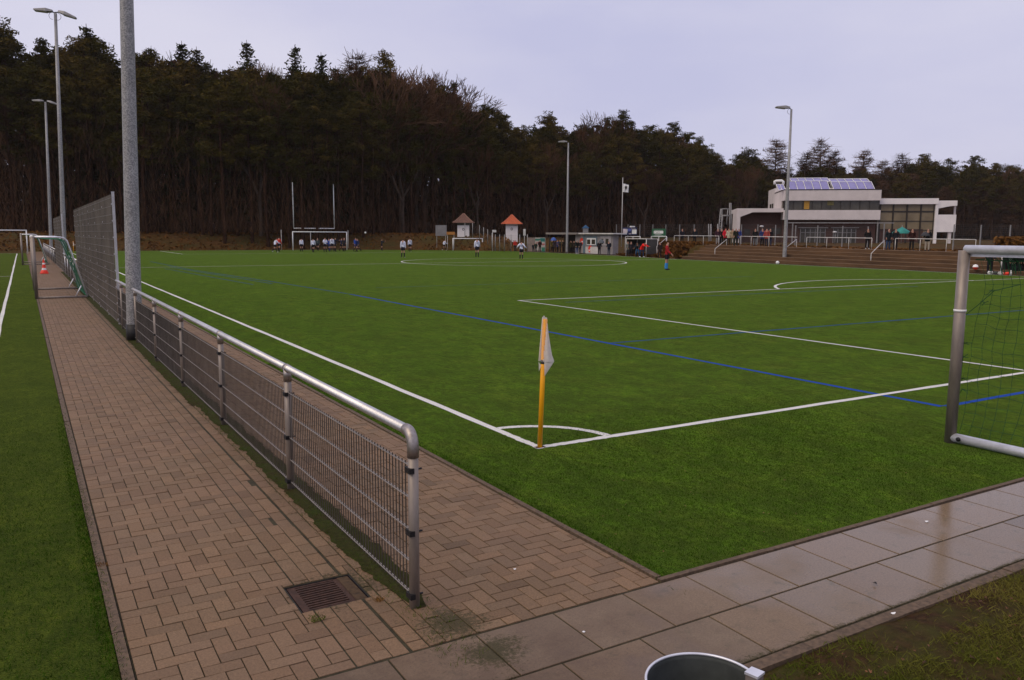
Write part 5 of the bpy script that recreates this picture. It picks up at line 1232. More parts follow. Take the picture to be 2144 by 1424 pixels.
    if hood: shell('hood', lambda l, t_, c_: l in ('head', 'neck') and not (c_.y > hc.y+.045*k and c_.z < hc.z+.05*k), .018, pm(hood))
    else: shell('hair', lambda l, t_, c_: l == 'head' and (c_.z > hc.z+.035*k or (c_.y < hc.y-.005*k and c_.z > hc.z-.05*k)), .010, pm(hair))
    if number:
        cu = bpy.data.curves.new('n', 'FONT'); cu.body = number; cu.size = .30*k; cu.align_x = 'CENTER'; cu.align_y = 'CENTER'; cu.extrude = .002
        to = bpy.data.objects.new('n', cu); COL.objects.link(to); dg = bpy.context.evaluated_depsgraph_get(); nme = bpy.data.meshes.new_from_object(to.evaluated_get(dg)); bpy.data.objects.remove(to)
        nme.materials.clear(); nme.materials.append(pm(numcol)); no_ = bpy.data.objects.new('shirt_number', nme); COL.objects.link(no_); no_.parent = root
        c_ = Vector(up((0, -.165, 1.27)))*k-Vector((0, 0, zs_)); no_.location = c_; no_.rotation_euler = (R(90)-R(lean), 0, 0)
    return root
STRIDE = dict(hip=(28, -22), knee=(12, 25), arm=(-25, 30), elbow=(50, 50), lean=8)
WALK = dict(hip=(14, -12), knee=(4, 14), arm=(-12, 14), elbow=(15, 20), lean=2)
STAND = dict(hip=(2, -2), knee=(3, 3), spread=.03)
POCK = dict(hip=(1, -2), knee=(2, 3), arm=(-8, -8), elbow=(48, 50), out=(12, 12), spread=.02)
ARMX = dict(hip=(1, -2), knee=(2, 3), arm=(10, 12), elbow=(85, 80), out=(8, 8), spread=.03)
CROUCH = dict(hip=(45, 35), knee=(75, 70), lean=35, arm=(35, 40), elbow=(30, 30), spread=.05)
BEND = dict(hip=(12, 2), knee=(18, 12), lean=50, arm=(55, 60), elbow=(30, 30), spread=.08)
SIT = dict(hip=(85, 80), knee=(88, 85), lean=12, arm=(25, 25), elbow=(50, 50), spread=.05)
def yaw_to(x, y): return math.atan2(y, x)-math.pi/2
def facing(x, y, deg):   # 0 = back to the camera (walking away), 180 = towards it
    return math.atan2(y-CAM[1], x-CAM[0])-math.pi/2-R(deg)
WHT = (.66, .68, .80); BLK = (.014, .012, .018); NAVY = (.02, .035, .12); BLUE = (.03, .075, .32)
def player(px, pf, ph, deg, label, **kw):
    x, y = G(px, pf); H = ZAT(px, ph, x, y); H = max(1.55, min(1.95, H)) if not kw.pop('free', 0) else H
    kw.setdefault('group', 'players and referee on the pitch'); kw.setdefault('bottom', 'shorts'); kw.setdefault('bcol', BLK)
    return person((x, y, 0), H, facing(x, y, deg), label, **kw)
player(576, 528.5, 496, 60, 'leaning player in white shirt and white shoes left of the far goal', top=WHT, socks=BLK, shoes=(.7, .7, .7), pose=dict(STRIDE, lean=20))
player(584.5, 527, 495, 20, 'player in red shirt beside the pole left of the far goal', top=(.62, .035, .02), socks=BLK, pose=WALK)
player(631.5, 527, 498, 10, 'player in white shirt standing inside the left half of the far goal mouth', top=WHT, socks=BLK, pose=STAND)
player(656, 528.5, 498, 15, 'player in white shirt by the thin pole behind the far goal', top=WHT, socks=BLK, pose=WALK)
player(665.5, 525, 497, 190, 'player in grey-green shirt between the white players in the far goal mouth', top=(.06, .08, .085), socks=BLK, pose=WALK)
player(681, 528, 497, 170, 'player in striped white shirt in the middle of the far goal mouth', top=WHT, socks=BLK, pose=ARMX)
player(689.5, 526.5, 498, 200, 'player in royal blue shirt hemmed in by white players', top=BLUE, bcol=NAVY, socks=NAVY, pose=WALK)
player(695.5, 527, 496, 5, 'player in white shirt with dark number right of the blue player', top=WHT, socks=BLK, pose=STAND, number='8')
player(702, 526.5, 497, 100, 'dark-clad player stretching one arm to the right in the far goal', top=(.03, .03, .05), socks=BLK, pose=dict(STAND, arm=(5, 88), elbow=(10, 2), out=(8, 2)))
player(715, 526, 498, 120, 'dark blue player moving near the right far goal post', top=(.03, .04, .09), bcol=BLK, socks=BLK, pose=WALK)
player(721.5, 526.5, 497, 215, 'keeper in black at the right far goal post', top=(.02, .02, .03), socks=BLK, pose=dict(STAND, arm=(30, 30), out=(30, 30)))
player(744.5, 527, 497, 150, 'player in blue shirt right of the far goal', top=BLUE, bcol=NAVY, socks=BLK, pose=WALK)
player(750, 527, 497.5, 250, 'dark-shirted player half behind the blue player right of the goal', top=(.03, .04, .10), socks=BLK, pose=STRIDE)
player(799.5, 524.5, 501, 90, 'distant dark-clad player turning away in front of the bank', top=(.02, .03, .045), socks=BLK, pose=dict(STAND, arm=(40, 60), elbow=(80, 60)))
player(844, 539.5, 499, 12, 'tall white-shirted player standing at the left end of the centre circle', top=WHT, socks=BLK, shoes=(.6, .55, .5), pose=STAND, number='5')
player(858.5, 527.5, 497.5, 0, 'white-shirted player number 9 walking away behind the centre circle', top=WHT, socks=BLK, shoes=(.6, .6, .6), pose=WALK, number='9')
player(930, 524.5, 500, 60, 'white-shirted player running left of the smaller goal', top=WHT, socks=BLK, shoes=(.6, .6, .6), pose=STRIDE)
player(999, 538.5, 497.5, 5, 'white-shirted player number 3 in front of the smaller goal', top=WHT, socks=BLK, pose=dict(WALK, hip=(6, -4)), number='3')
player(1078.5, 526.5, 501.5, 170, 'person in red jacket at the far touchline by the orange-roofed hut', top=(.55, .03, .02), socks=BLK, pose=POCK, bottom='trousers')
player(1091.5, 543, 503.5, 10, 'white-shirted player number 10 with hands on hips nearest the kiosk', top=WHT, socks=BLK, shoes=(.6, .25, .05), pose=dict(STAND, arm=(-20, -20), elbow=(75, 75), out=(35, 35)), number='10')
player(1395.5, 565.5, 505, 100, 'goalkeeper in dark red shirt with bright blue socks', top=(.30, .015, .018), socks=(.05, .28, .68), shoes=(.03, .03, .03), pose=dict(STAND, arm=(12, 18), elbow=(30, 35)), hair=(.10, .05, .025))
def spect(px, off, ph, deg, label, z=None, H=None, **kw):
    x, y = tl(px, off); z = (0 if off < .45 else (gz(x, y)+.02 if (off > 4 or y > 51) else th(y)*min(5, max(0, int((off-.45)/.72)+1))/5)) if z is None else z
    H = H or max(1.6, min(1.92, ZAT(px, ph, x, y)-z)); kw.setdefault('group', 'spectators around the pitch'); kw.setdefault('pose', POCK); kw.setdefault('coat', True)
    return person((x, y, z), H, facing(x, y, deg), label, **kw)
DK = (.016, .015, .018)
spect(1116.5, .35, 510, 175, 'small child in dark clothes left of the poster wall figures', top=(.02, .025, .03), H=1.1, pose=STAND)
spect(1122, .4, 508, 170, 'child in dark green coat in front of the poster wall', top=(.012, .03, .02), H=1.25)
spect(1130.5, .4, 501.5, 160, 'adult in dark maroon coat in front of the poster wall', top=(.035, .012, .012))
for i, (px, off, c_, lb) in enumerate(((1156, 1.6, (.10, .08, .02), 'spectator in mustard jacket left under the kiosk roof'), (1161, 1.2, (.06, .045, .05), 'spectator beneath the blue umbrella at the kiosk'), (1167.5, 1.9, (.03, .05, .15), 'spectator in blue jacket among the kiosk queue'), (1173, 1.4, (.03, .03, .028), 'spectator in black jacket in the middle of the kiosk queue'), (1179, 1.8, (.05, .04, .03), 'spectator in brown coat left of the mast at the kiosk'), (1195.5, 1.5, (.055, .045, .02), 'spectator in olive jacket right of the mast at the kiosk'), (1202, 1.8, (.04, .028, .018), 'spectator in brown jacket in front of the dark kiosk door'))):
    spect(px, off, 503, 150+i*35, lb, top=c_, z=0, pose=(POCK, ARMX)[i % 2])
spect(1208, .5, 503, 140, 'spectator in black coat and blue jeans before the round red kiosk sign', top=(.014, .02, .018), bcol=(.07, .10, .2), z=0, shoes=(.5, .5, .5))
spect(1214.5, .9, 504, 200, 'spectator in dark jacket partly behind the one in jeans', top=(.03, .02, .025), z=0)
spect(1255, .1, 506, 170, 'spectator under the grey umbrella in front of the kiosk window', top=DK, z=0)
spect(1275, .1, 505, 200, 'spectator in navy coat at the right end of the kiosk', top=(.012, .016, .028), bcol=(.015, .03, .05), z=0)
spect(1314.5, .0, 506, 150, 'spectator in pale grey jacket left in front of the dugout', top=(.22, .22, .19), bcol=(.06, .06, .07), z=0)
spect(1321.5, .15, 505, 190, 'dark-coated spectator next to the pale grey jacket at the dugout', top=(.02, .018, .024), z=0)
spect(1343.5, -.1, 508, 140, 'person in bright red jacket bending forward in the dugout', top=(.75, .02, .015), bcol=(.02, .04, .09), z=0, H=1.8, pose=BEND, shoes=(.6, .6, .6))
spect(1335.5, .6, 518, 190, 'person in blue trousers crouching inside the dugout', top=(.02, .03, .04), bcol=(.03, .10, .20), z=0, H=1.75, pose=CROUCH, coat=False)
spect(1381.5, .2, 507, 150, 'slim person in dark brown at the foot of the terrace', top=(.03, .018, .016), bcol=(.03, .018, .02), z=0, pose=STAND)
for (px, off, ph, deg, c_, bc, lb, kw) in (
    (1427.5, 5.2, 486, 160, (.02, .02, .028), (.02, .016, .012), 'spectator in dark jacket at the left terrace rail', {}),
    (1454, 5.0, 488, 200, (.016, .018, .022), (.015, .012, .014), 'spectator in black behind the middle of the left rail', {}),
    (1502, 4.7, 484, 170, (.05, .02, .03), (.30, .28, .28), 'spectator in maroon top and white cap by the left rail end', dict(hair=(.5, .5, .5))),
    (1510, 5.2, 482, 190, (.014, .014, .012), (.014, .012, .014), 'tall spectator in black behind the red hooded one', {}),
    (1518, 4.6, 481, 160, (.55, .02, .04), (.012, .02, .018), 'spectator in bright red hooded jacket on the terrace', dict(hood=(.55, .02, .03))),
    (1525, 4.7, 485, 200, (.45, .42, .32), (.02, .01, .01), 'spectator in cream jacket right of the red hood', dict(hair=(.15, .03, .02))),
    (1533, 4.5, 480, 185, (.30, .22, .14), (.08, .08, .06), 'spectator in beige coat in the terrace group', dict(hair=(.04, .012, .012))),
    (1539.5, 3.4, 484, 150, (.022, .022, .012), (.02, .025, .02), 'spectator in dark olive standing one step down', {}),
    (1545.5, 5.0, 484.5, 170, (.03, .05, .20), (.03, .02, .02), 'spectator in blue jacket at the right of the terrace group', {}),
    (1580, 4.8, 483.5, 180, (.014, .014, .014), (.16, .17, .18), 'spectator in black coat and pale jeans behind the second rail', {}),
    (1595, 4.8, 487, 170, (.03, .045, .14), (.012, .012, .014), 'spectator in blue jacket leaning on the second rail', {}),
    (1604, 4.7, 485, 190, (.32, .06, .05), (.03, .03, .04), 'spectator in red patterned jacket behind the second rail', {}),
    (1611, 5.0, 484, 160, (.016, .014, .016), (.03, .045, .09), 'spectator in dark coat beside the red patterned jacket', {}),
    (1815, 4.8, 484.5, 165, (.016, .014, .014), (.018, .014, .014), 'fair-haired spectator in long dark coat at the third rail', dict(hair=(.22, .10, .04), shoes=(.4, .4, .38))),
    (1858.5, 4.7, 484.5, 150, (.014, .02, .024), (.03, .06, .13), 'spectator in dark jacket and jeans between the right rails', dict(hair=(.3, .16, .1))),
    (1873.5, 5.0, 484.5, 200, (.014, .016, .02), (.014, .012, .014), 'spectator in black at the left end of the right rail', {}),
    (1907.5, 4.9, 484.5, 170, (.035, .012, .010), (.02, .02, .02), 'spectator in dark maroon coat behind the right rail', {}),
    (1940, 4.6, 491, 180, (.014, .014, .014), (.42, .36, .28), 'spectator in pale trousers under the grey umbrella on the terrace', {})):
    spect(px, off, ph, deg, lb, top=c_, bcol=bc, **kw)
spect(2074, .3, 533, 190, 'person in black jacket with white sleeve patches seen through the net', top=(.012, .010, .012), z=0, coat=False, pose=POCK)
for i, px in enumerate((2122, 2130, 2139)):
    spect(px, 1.1, 540, 170+10*i, ['substitute with white top sitting leftmost in the right dugout', 'substitute in dark jacket sitting in the right dugout next to the white top', 'substitute in black sitting at the picture edge in the right dugout'][i], top=[(.35, .34, .32), (.02, .02, .02), (.012, .012, .015)][i], z=0.0, H=1.75, pose=SIT, coat=False)
p = ATY(447, 492, 110); person((p.x, 110, gz(p.x, 110)), 1.75, facing(p.x, 110, 175), 'lone walker in dark coat and white scarf on the bank at the wood edge', top=(.02, .02, .03), coat=True, pose=WALK, group='spectators around the pitch')
def umbrella(px, off, pyt, pyb, wpx, col, label, z0):
    x, y = tl(px, off); D = (x-CAM[0])*FH.x+(y-CAM[1])*FH.y; zt = ZAT(px, pyt, x, y); zb_ = ZAT(px, pyb, x, y); r_ = wpx*D/FPX/2
    t = thing('umbrella', label, 'umbrella', (x, y, z0+1.0), 0, 'spectator umbrellas'); n_ = 16
    s = MB(); prof = [(0, 1), (.35, .9), (.65, .66), (.88, .33), (1, 0)]
    vs = [(r_*a*math.cos(2*math.pi*i/n_)*(1 if i % 2 == 0 else .95), r_*a*math.sin(2*math.pi*i/n_)*(1 if i % 2 == 0 else .95), lerp(zb_, zt, h)-z0-1+(.03*a if i % 2 else 0)) for a, h in prof for i in range(n_)]
    s.smooth = True; s.add(vs, [(j*n_+i, j*n_+(i+1) % n_, (j+1)*n_+(i+1) % n_, (j+1)*n_+i) for j in range(4) for i in range(n_)]); s.build('canopy', pm(col), t)
    s = MB(); s.tube([(0, 0, 0), (0, 0, zt-z0-.95)], .012, 6); s.build('shaft', M['grey'], t)
umbrella(1159, 1.0, 497, 504, 13, (.06, .12, .36), 'blue umbrella at the left end of the kiosk', 0)
umbrella(1259, -.05, 501, 509.5, 13, (.10, .11, .12), 'grey umbrella in front of the kiosk window', 0)
umbrella(1935, 4.5, 485.5, 494.5, 19, (.05, .05, .055), 'dark grey umbrella on the terrace before the hall', 1.3)
# raised blue bird-hide like box on poles behind the kiosk
pb_ = ATD(1226, 478, 112); t = thing('raised_platform', 'blue-topped raised lookout box behind the kiosk roof', 'platform', (pb_.x, pb_.y, 1.3), -YAW)
s = MB(); s.box((-.35, -.3, pb_.z-1.3-.7), (.35, .3, pb_.z-1.3)); s.build('box', M['grey'], t)
s = MB(); s.add([(-.5, -.4, pb_.z-1.3), (.5, -.4, pb_.z-1.3), (.5, .4, pb_.z-1.3), (-.5, .4, pb_.z-1.3), (0, -.3, pb_.z-.85), (0, .3, pb_.z-.85)], [(0, 1, 4), (1, 2, 5, 4), (2, 3, 5), (3, 0, 4, 5), (3, 2, 1, 0)]); s.build('roof', pm((.05, .12, .22)), t)
for a in (-.3, .3): s = MB(); s.tube([(a, 0, 0), (a, 0, pb_.z-2)], .05, 6); s.build('leg', M['wood'], t)

# ------------------------------------------------------------------ the wood
HZ = lambda px: 485.6+(px-45)*.0048
DEP = [(-200, 103), (0, 106), (640, 114), (1070, 142), (1450, 170), (1600, 196), (1800, 205), (2300, 210)]
SKY = [(-200, 60), (0, 50), (25, 110), (50, 118), (75, 92), (115, 92), (150, 84), (178, 55), (215, 75), (240, 120), (300, 102), (340, 112), (380, 98), (415, 112), (440, 132), (480, 132), (515, 118), (545, 130), (580, 134), (617, 125), (640, 132), (672, 135), (700, 146), (745, 135), (805, 125), (830, 145), (870, 156), (920, 162), (950, 185), (975, 210), (1000, 218), (1040, 228), (1070, 252), (1100, 262), (1148, 240), (1180, 262), (1240, 248), (1300, 235), (1340, 252), (1400, 258), (1450, 274), (1475, 290), (1500, 310), (1530, 328), (1560, 312), (1590, 320), (1610, 340), (1650, 348), (1700, 342), (1760, 340), (1810, 345), (1850, 352), (1890, 342), (1930, 325), (1980, 332), (2000, 345), (2030, 326), (2070, 330), (2100, 345), (2144, 344), (2300, 340)]
def card(s, c, sz, asp, up=.3):
    d = Vector((random.gauss(0, 1), random.gauss(0, 1), random.gauss(0, .5)+up)).normalized(); e = d.cross(Vector((random.gauss(0, 1), random.gauss(0, 1), random.gauss(0, 1)))).normalized()
    a = c-d*sz*.5; b_ = c+d*sz*.5; s.add([a-e*sz*asp*.35, a+e*sz*asp*.35, b_+e*sz*asp*.12, c+e*sz*asp*.55, b_-e*sz*asp*.12], [(0, 1, 3, 2, 4)])
def limb(s, a, b_, r0, r1, n=4, bend=.1):
    mid = lerp(Vector(a), Vector(b_), .5)+Vector((random.uniform(-1, 1), random.uniform(-1, 1), random.uniform(-.2, .6)))*bend*(Vector(b_)-Vector(a)).length
    s.tube([a, mid, b_], [r0, (r0+r1)/2, r1], n, False)
def pine(seed, H=20.0, low=.45, wd=3.2):
    random.seed(seed); s = MB(); top = Vector((random.uniform(-.6, .6), random.uniform(-.6, .6), H*.96))
    bx = [Vector((0, 0, -.5)), Vector((random.uniform(-.25, .25), random.uniform(-.25, .25), H*.35)), Vector((random.uniform(-.4, .4), random.uniform(-.4, .4), H*.7)), top]
    s.tube(bx, [.24, .2, .13, .04], 7, False)
    def at(h):
        f = max(0, min(.999, h/(H*.96)))*3; i = min(2, int(f)); return lerp(bx[i], bx[i+1], f-i)
    c = MB(); nb = 34
    for i in range(nb):
        f = (i+random.random())/nb; h = H*lerp(low, .97, f); r_ = wd*(math.sin(math.pi*min(1, .22+f*.80))**.75)*random.uniform(.55, 1.12); a = random.uniform(0, 6.28)
        o_ = at(h); e = o_+Vector((math.cos(a)*r_, math.sin(a)*r_, r_*random.uniform(-.05, .35))); limb(s, o_, e, .05, .015, 3)
        for q in range(random.randint(2, 4)):
            g_ = lerp(o_, e, random.uniform(.5, 1.08))+Vector((random.gauss(0, .35), random.gauss(0, .35), random.gauss(.1, .22))); rr = random.uniform(.45, .95)
            for k_ in range(int(44*rr)+8):
                v = Vector((random.gauss(0, 1), random.gauss(0, 1), random.gauss(0, 1))).normalized()*rr*random.random()**.4; v.z *= .5; card(c, g_+v, random.uniform(.20, .42), .40)
    for i in range(26):   # dead stubs below
        h = H*random.uniform(.12, low+.1); a = random.uniform(0, 6.28); r_ = random.uniform(.5, 2.2); o_ = at(h); limb(s, o_, o_+Vector((math.cos(a)*r_, math.sin(a)*r_, random.uniform(-.5, .4))), .03, .008, 3, .15)
    return s.mesh('pine_trunk', M['bark']), c.mesh('pine_crown', M['needle'])
def spruce(seed, H=20.0):
    random.seed(seed); s = MB(); s.tube([(0, 0, -.5), (0, 0, H)], [.26, .02], 7, False); c = MB(); h = H*.12
    while h < H*.985:
        f = h/H; r_ = (1-f)**.8*3.3+.30; nb = 7 if f < .85 else 5; a0 = random.random()*6.28
        for i in range(nb):
            a = a0+6.28*i/nb+random.uniform(-.3, .3); rr = r_*random.uniform(.6, 1.12); o_ = Vector((0, 0, h)); e = Vector((math.cos(a)*rr, math.sin(a)*rr, h-rr*.32+.1)); limb(s, o_, e, .035, .01, 3, .05)
            n_ = max(5, int(rr*12))
            for k_ in range(n_):
                t_ = (k_+.5)/n_; p = lerp(o_, e, t_)+Vector((random.gauss(0, .12), random.gauss(0, .12), random.gauss(-.08, .12)+(.12 if t_ > .85 else 0))); card(c, p, random.uniform(.22, .5)*(1 if f < .8 else .85), .5, -.3)
        h += .62*(1-f*.55)
    return s.mesh('spruce_trunk', M['bark']), c.mesh('spruce_crown', M['spruce'])
def bare(seed, H=18.0, sprd=.5, conic=False):
    random.seed(seed); s = MB(); c = MB()
    if conic:
        s.tube([(0, 0, -.5), (0, 0, H)], [.22, .02], 6, False); h = H*.25
        while h < H*.98:
            f = h/H; r_ = (1-f)**.55*3.4+.25
            for i in range(6):
                a = random.random()*6.28; rr = r_*random.uniform(.5, 1.1); o_ = Vector((0, 0, h)); e = Vector((math.cos(a)*rr, math.sin(a)*rr, h+rr*random.uniform(-.1, .35))); limb(c, o_, e, .045, .018, 3, .06)
                for k_ in range(int(rr*20)):
                    p = lerp(o_, e, random.uniform(.2, 1)); c.tube([p, p+Vector((random.gauss(0, .35), random.gauss(0, .35), random.gauss(.22, .28)))], [.020, .012], 3, False)
            h += .5
        return s.mesh('larch_trunk', M['bark']), c.mesh('larch_crown', M['twig'])
    def grow(p, d, ln, r_, lv):
        q = p+d*ln; tgt = s if lv < 2 else c
        tgt.tube([p, lerp(p, q, .5)+Vector((random.gauss(0, .06), random.gauss(0, .06), 0))*ln, q], [max(.024, r_), max(.022, r_*.85), max(.02, r_*.68)], 5 if lv < 2 else 3, False)
        if lv >= 6: return
        nn = 3; tot = nn+(1 if lv == 1 else 0); a0 = random.random()*6.28
        for i in range(tot):
            v = Vector((random.gauss(0, 1), random.gauss(0, 1), random.gauss(0, .6))) if lv > 2 else Vector((math.cos(a0+6.28*i/tot), math.sin(a0+6.28*i/tot), random.gauss(0, .2))); v = (v-d*v.dot(d)).normalized(); dd = (d+v*random.uniform(.3, .85)*sprd*1.3+Vector((0, 0, .14))).normalized(); grow(lerp(p, q, random.uniform(.75, 1)), dd, ln*random.uniform(.62, .82), r_*.58, lv+1)
    grow(Vector((0, 0, -.5)), Vector((0, 0, 1)), H*.30, .26, 0)
    mz = max(v[2] for v in s.v+c.v); k_ = H/mz
    s.v = [(a*1.0, b_*1.0, z_*k_) for a, b_, z_ in s.v]; c.v = [(a, b_, z_*k_) for a, b_, z_ in c.v]
    return s.mesh('bare_trunk', M['barklight']), c.mesh('bare_crown', M['twig'])
PINES = [pine(11, 20, .45, 3.3), pine(12, 20, .5, 3.0), pine(13, 20, .40, 3.6), pine(14, 20, .55, 3.2), pine(15, 20, .34, 3.0), pine(16, 20, .48, 4.0)]
SPR = [spruce(21), spruce(22)]
BARE = [bare(31, 18, .55), bare(32, 18, .7), bare(33, 18, .45)]
LAR = [bare(41, 18, .5, True), bare(42, 18, .5, True)]
random.seed(99)
def tree(kind, px, pyt, D, label, group, wide=1.0):
    p = ATD(px, pyt, D); z0 = gz(p.x, p.y); H = p.z-z0
    if H < 3: return
    src = {'pine_tree': PINES, 'spruce_tree': SPR, 'bare_tree': BARE, 'larch_tree': LAR}[kind]; tm, cm = random.choice(src); base = 20.0 if kind in ('pine_tree', 'spruce_tree') else 18.0
    sz = H/base; sx = lerp(sz, 1.0, .35)*wide*random.uniform(.9, 1.12)
    t = thing(kind, label, 'tree', (p.x, p.y, z0-.1), random.uniform(0, 6.28), group); sx *= 1.75 if kind == 'larch_tree' else (1.3 if kind == 'spruce_tree' else 1); t.scale = (sx, sx, sz)
    for n_, m_ in (('trunk', tm), ('crown', cm)):
        o = bpy.data.objects.new(n_, m_); COL.objects.link(o); o.parent = t
# skyline individuals
IND = [('pine_tree', 5, 40, 'tall pine cut by the left picture edge'), ('pine_tree', 90, 78, 'broad flat-topped pine behind the second floodlight mast'), ('spruce_tree', 180, 48, 'tallest dark conifer just left of the thick mast'), ('pine_tree', 205, 74, 'pine with an arm reaching right beside the tallest conifer'), ('pine_tree', 322, 98, 'pine just right of the thick mast'),
       ('spruce_tree', 380, 84, 'slim spruce top right of the thick mast pine'), ('spruce_tree', 411, 96, 'smaller spruce tip beside the slim one'), ('spruce_tree', 516, 82, 'spruce spike above the wood left of the gridiron posts'), ('spruce_tree', 617, 92, 'pointed spruce above the gridiron posts'), ('spruce_tree', 672, 108, 'spruce with a thin tip right of the gridiron posts'), ('spruce_tree', 702, 136, 'small spruce tip in the notch before the bare trees'),
       ('larch_tree', 745, 112, 'brown bare-topped larch left of the leaning pine'), ('pine_tree', 800, 103, 'ragged leaning pine on the skyline'), ('bare_tree', 775, 128, 'bare tree between the larch and the leaning pine'), ('bare_tree', 800, 138, 'bare crown half behind the leaning pine'), ('bare_tree', 888, 150, 'bare crown between the two large bare trees'), ('bare_tree', 868, 140, 'large bare-branched tree right of the leaning pine'), ('bare_tree', 915, 150, 'widest bare-crowned tree on the skyline'), ('bare_tree', 836, 150, 'bare tree behind the leaning pine'),
       ('spruce_tree', 950, 167, 'small dark spruce where the skyline drops'), ('pine_tree', 1022, 212, 'open-crowned pine with sky showing through'), ('pine_tree', 1150, 234, 'rounded pine above the snack kiosk mast'), ('bare_tree', 1245, 232, 'faint bare crown behind the pines over the flagpole'), ('pine_tree', 1305, 228, 'tallest pine above the flagpole'), ('pine_tree', 1412, 250, 'broad pine at the end of the high wood'), ('pine_tree', 1570, 307, 'single pine left of the larches'),
       ('larch_tree', 1626, 290, 'leafless larch left of the clubhouse mast'), ('larch_tree', 1720, 291, 'tallest leafless larch above the solar panels'), ('larch_tree', 1748, 314, 'leafless larch beside the tallest one'), ('larch_tree', 1690, 318, 'leafless larch left of the tallest one'), ('larch_tree', 1810, 313, 'leafless larch above the clubhouse right part'), ('larch_tree', 1848, 335, 'small leafless larch right of the solar panels'), ('larch_tree', 1890, 322, 'pale larch above the glass hall'),
       ('pine_tree', 1940, 318, 'rounded pine above the glass hall fascia'), ('pine_tree', 1985, 328, 'rounded pine right of the glass hall'), ('pine_tree', 2040, 322, 'broad pine above the right training goal'), ('pine_tree', 2110, 342, 'pine at the far right edge of the wood')]
for k_, px, py, lb in IND: tree(k_, px, py, interp(DEP, px)+random.uniform(6, 12), lb, None, 1.25 if k_ == 'bare_tree' else 1)
ZN = [(-999, 560, 'left wood behind the masts'), (560, 1000, 'wood behind the far goal'), (1000, 1520, 'wood behind the kiosk and banners'), (1520, 9999, 'distant wood behind the clubhouse')]
def zone(px):
    for a, b_, n_ in ZN:
        if a <= px < b_: return n_
MARK = [(-60, 'the left picture edge'), (55, 'the farthest mast top'), (118, 'the second mast'), (215, 'the tall fence corner'), (290, 'the thick near mast'), (385, 'the slim spruce tip'), (450, 'the lone walker'), (516, 'the spike spruce'), (583, 'the red-shirted player'), (615, 'the left gridiron upright'), (658, 'the gridiron crossbar'), (700, 'the right gridiron upright'), (765, 'the ball in the air'), (843, 'the tall player at the circle'), (868, 'the great bare tree'), (925, 'the grey notice panel'), (970, 'the dark-roofed hut'), (1030, 'the stepping mesh fence'), (1072, 'the orange-roofed hut'), (1125, 'the poster wall'), (1187, 'the kiosk mast'), (1240, 'the kiosk window'), (1300, 'the flagpole'), (1340, 'the dugout'), (1378, 'the green banner'), (1430, 'the left terrace rail'), (1475, 'the grey gate'), (1520, 'the stair tower'), (1570, 'the brick wing'), (1600, 'the clubhouse left corner'), (1650, 'the clubhouse mast'), (1695, 'the left solar row'), (1740, 'the gap in the solar rows'), (1790, 'the right solar row'), (1838, 'the clubhouse middle corner'), (1885, 'the teal parasol'), (1930, 'the grey umbrella'), (1965, 'the white column'), (2000, 'the balcony box'), (2045, 'the red and white bag'), (2080, 'the person seen through the net'), (2125, 'the right dugout'), (2180, 'the right picture edge')]
USED = set()
KN = {'pine_tree': 'dark pine', 'spruce_tree': 'spruce', 'bare_tree': 'bare brown tree', 'larch_tree': 'leafless larch'}
def tlabel(kd, row, px):
    m_ = min(MARK, key=lambda q: abs(q[0]-px)); d = px-m_[0]
    side = 'straight behind' if abs(d) < 9 else ('just left of' if d < -9 else 'just right of')
    if m_[0] < 0 or m_[0] > 2144: side = 'near'
    return KN[kd]+(' in the front row ', ' in the second row ', ' in the third row ')[row]+side+' '+m_[1]
for row, (dd, lo, hi, stp) in enumerate(((-1, 34, 95, 24), (7, 4, 42, 21), (16, -6, 34, 24))):
    px = -90+row*7
    while px < 2240:
        D = interp(DEP, px)+dd+random.uniform(-2, 3); py = interp(SKY, px)+random.uniform(lo, hi)*(1 if px < 1500 else .62)
        r_ = random.random(); kd = 'pine_tree' if r_ < .74 or (row < 2 and r_ < .93) else ('bare_tree' if r_ < .88 or row < 2 else 'spruce_tree')
        if px > 1600 and row == 0 and r_ > .7: kd = 'larch_tree'
        z_ = zone(px); qx = px+random.uniform(-7, 7); lb_ = tlabel(kd, row, qx)
        if lb_ in USED: px += 6; continue
        USED.add(lb_); tree(kd, qx, py, D, tlabel(kd, row, qx), kd.replace('_', ' ')+'s of the '+z_)
        px += stp*random.uniform(.75, 1.25)*(.8 if px > 1400 else 1)
# the depth of the wood: thin trunks, brush and crowns that nobody could count
random.seed(5)
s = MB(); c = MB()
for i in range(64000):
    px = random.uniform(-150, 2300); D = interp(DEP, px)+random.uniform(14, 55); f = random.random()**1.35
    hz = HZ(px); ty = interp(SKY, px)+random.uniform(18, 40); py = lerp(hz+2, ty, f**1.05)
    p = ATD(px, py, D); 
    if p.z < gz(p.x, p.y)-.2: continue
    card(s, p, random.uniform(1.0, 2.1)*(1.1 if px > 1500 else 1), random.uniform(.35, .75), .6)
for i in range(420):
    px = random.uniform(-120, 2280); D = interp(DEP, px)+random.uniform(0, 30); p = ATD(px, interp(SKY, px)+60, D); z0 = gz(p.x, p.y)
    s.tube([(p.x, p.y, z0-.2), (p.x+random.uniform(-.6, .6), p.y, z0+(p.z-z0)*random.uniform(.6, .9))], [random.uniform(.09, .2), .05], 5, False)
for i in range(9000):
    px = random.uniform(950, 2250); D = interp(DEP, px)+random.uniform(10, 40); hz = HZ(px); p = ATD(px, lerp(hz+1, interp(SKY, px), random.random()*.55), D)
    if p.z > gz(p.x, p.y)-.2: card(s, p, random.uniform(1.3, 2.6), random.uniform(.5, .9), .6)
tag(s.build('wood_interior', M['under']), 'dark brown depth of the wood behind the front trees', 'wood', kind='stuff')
s = MB()
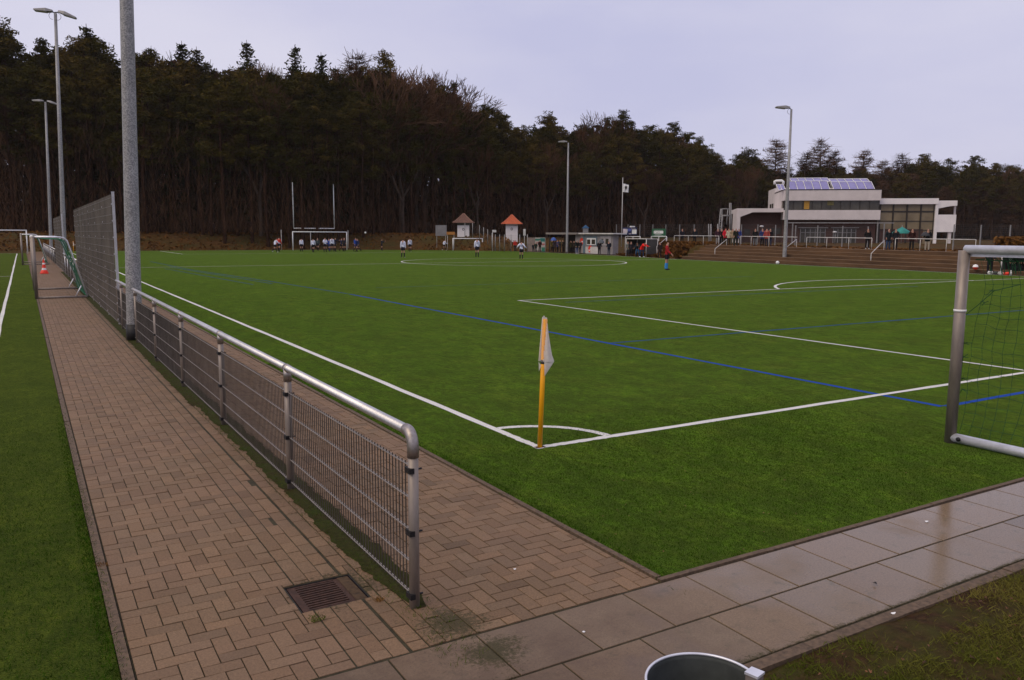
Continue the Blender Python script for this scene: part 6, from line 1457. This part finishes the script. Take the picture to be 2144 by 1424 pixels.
for i in range(26000):
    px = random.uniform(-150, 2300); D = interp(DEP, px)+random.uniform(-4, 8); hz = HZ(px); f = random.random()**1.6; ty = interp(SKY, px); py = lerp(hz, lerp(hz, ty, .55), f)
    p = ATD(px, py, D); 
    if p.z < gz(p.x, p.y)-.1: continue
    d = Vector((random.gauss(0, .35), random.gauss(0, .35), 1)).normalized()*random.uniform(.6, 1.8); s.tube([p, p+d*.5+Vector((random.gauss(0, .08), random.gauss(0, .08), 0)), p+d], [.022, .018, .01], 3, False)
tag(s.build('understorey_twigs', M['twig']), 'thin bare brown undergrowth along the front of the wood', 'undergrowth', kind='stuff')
# bracken and dead grass on the banks
s = MB()
for i in range(30000):
    t_ = random.random()
    if t_ < .62:
        x = random.uniform(-75, 58); y = random.uniform(86, 112)
        if ground_z(x, y) < .02: continue
    elif t_ < .8: y = random.uniform(52.5, 64); x = ex(y)+random.uniform(1.2, 7)
    else: y = random.uniform(0, 70); x = ex(y)+random.uniform(4.9, 12)
    z_ = gz(x, y); h = random.uniform(.08, .38) if t_ < .8 else random.uniform(.04, .12); a = random.uniform(0, 6.28); w_ = random.uniform(.05, .2); l_ = Vector((random.gauss(0, .15), random.gauss(0, .15), 0)); e = Vector((math.cos(a), math.sin(a), 0))*w_
    b0 = Vector((x, y, z_-.03)); s.add([b0-e*.4, b0+e*.4, b0+l_+e+Vector((0, 0, h*.7)), b0+l_*1.4+Vector((0, 0, h)), b0+l_-e+Vector((0, 0, h*.6))], [(0, 1, 2, 3, 4)])
tag(s.build('bracken', M['bracken']), 'rust-brown dead bracken and grass covering the banks', 'undergrowth', kind='stuff')
# clipped hedge at the right edge behind the goal
s = MB(); x0, y0 = tl(2085, 8.0); x1, y1 = tl(2180, 8.0)
for i in range(2600):
    f = random.random(); c_ = Vector((lerp(x0, x1, f)+random.uniform(-.5, .5), lerp(y0, y1, f), 1.2+random.random()*1.0)); card(s, c_, random.uniform(.12, .3), .7)
tag(s.build('hedge', M['bracken']), 'low clipped brown hedge behind the terrace at the right edge', 'hedge')

# thin damp air
s = MB(); s.box((-760, -460, -4), (1060, 1160, 45))
hz_ = tag(s.build('haze', []), 'thin grey damp air over the pitches and the wood', kind='stuff')
hm = bpy.data.materials.new('damp_air'); hm.use_nodes = True; hn = hm.node_tree; hn.nodes.clear(); ho = hn.nodes.new('ShaderNodeOutputMaterial'); hv = hn.nodes.new('ShaderNodeVolumePrincipled')
hv.inputs['Color'].default_value = (.95, .92, .88, 1); hv.inputs['Density'].default_value = .00010; hv.inputs['Anisotropy'].default_value = .1; hn.links.new(hv.outputs[0], ho.inputs['Volume'])
hz_.data.materials.append(hm)
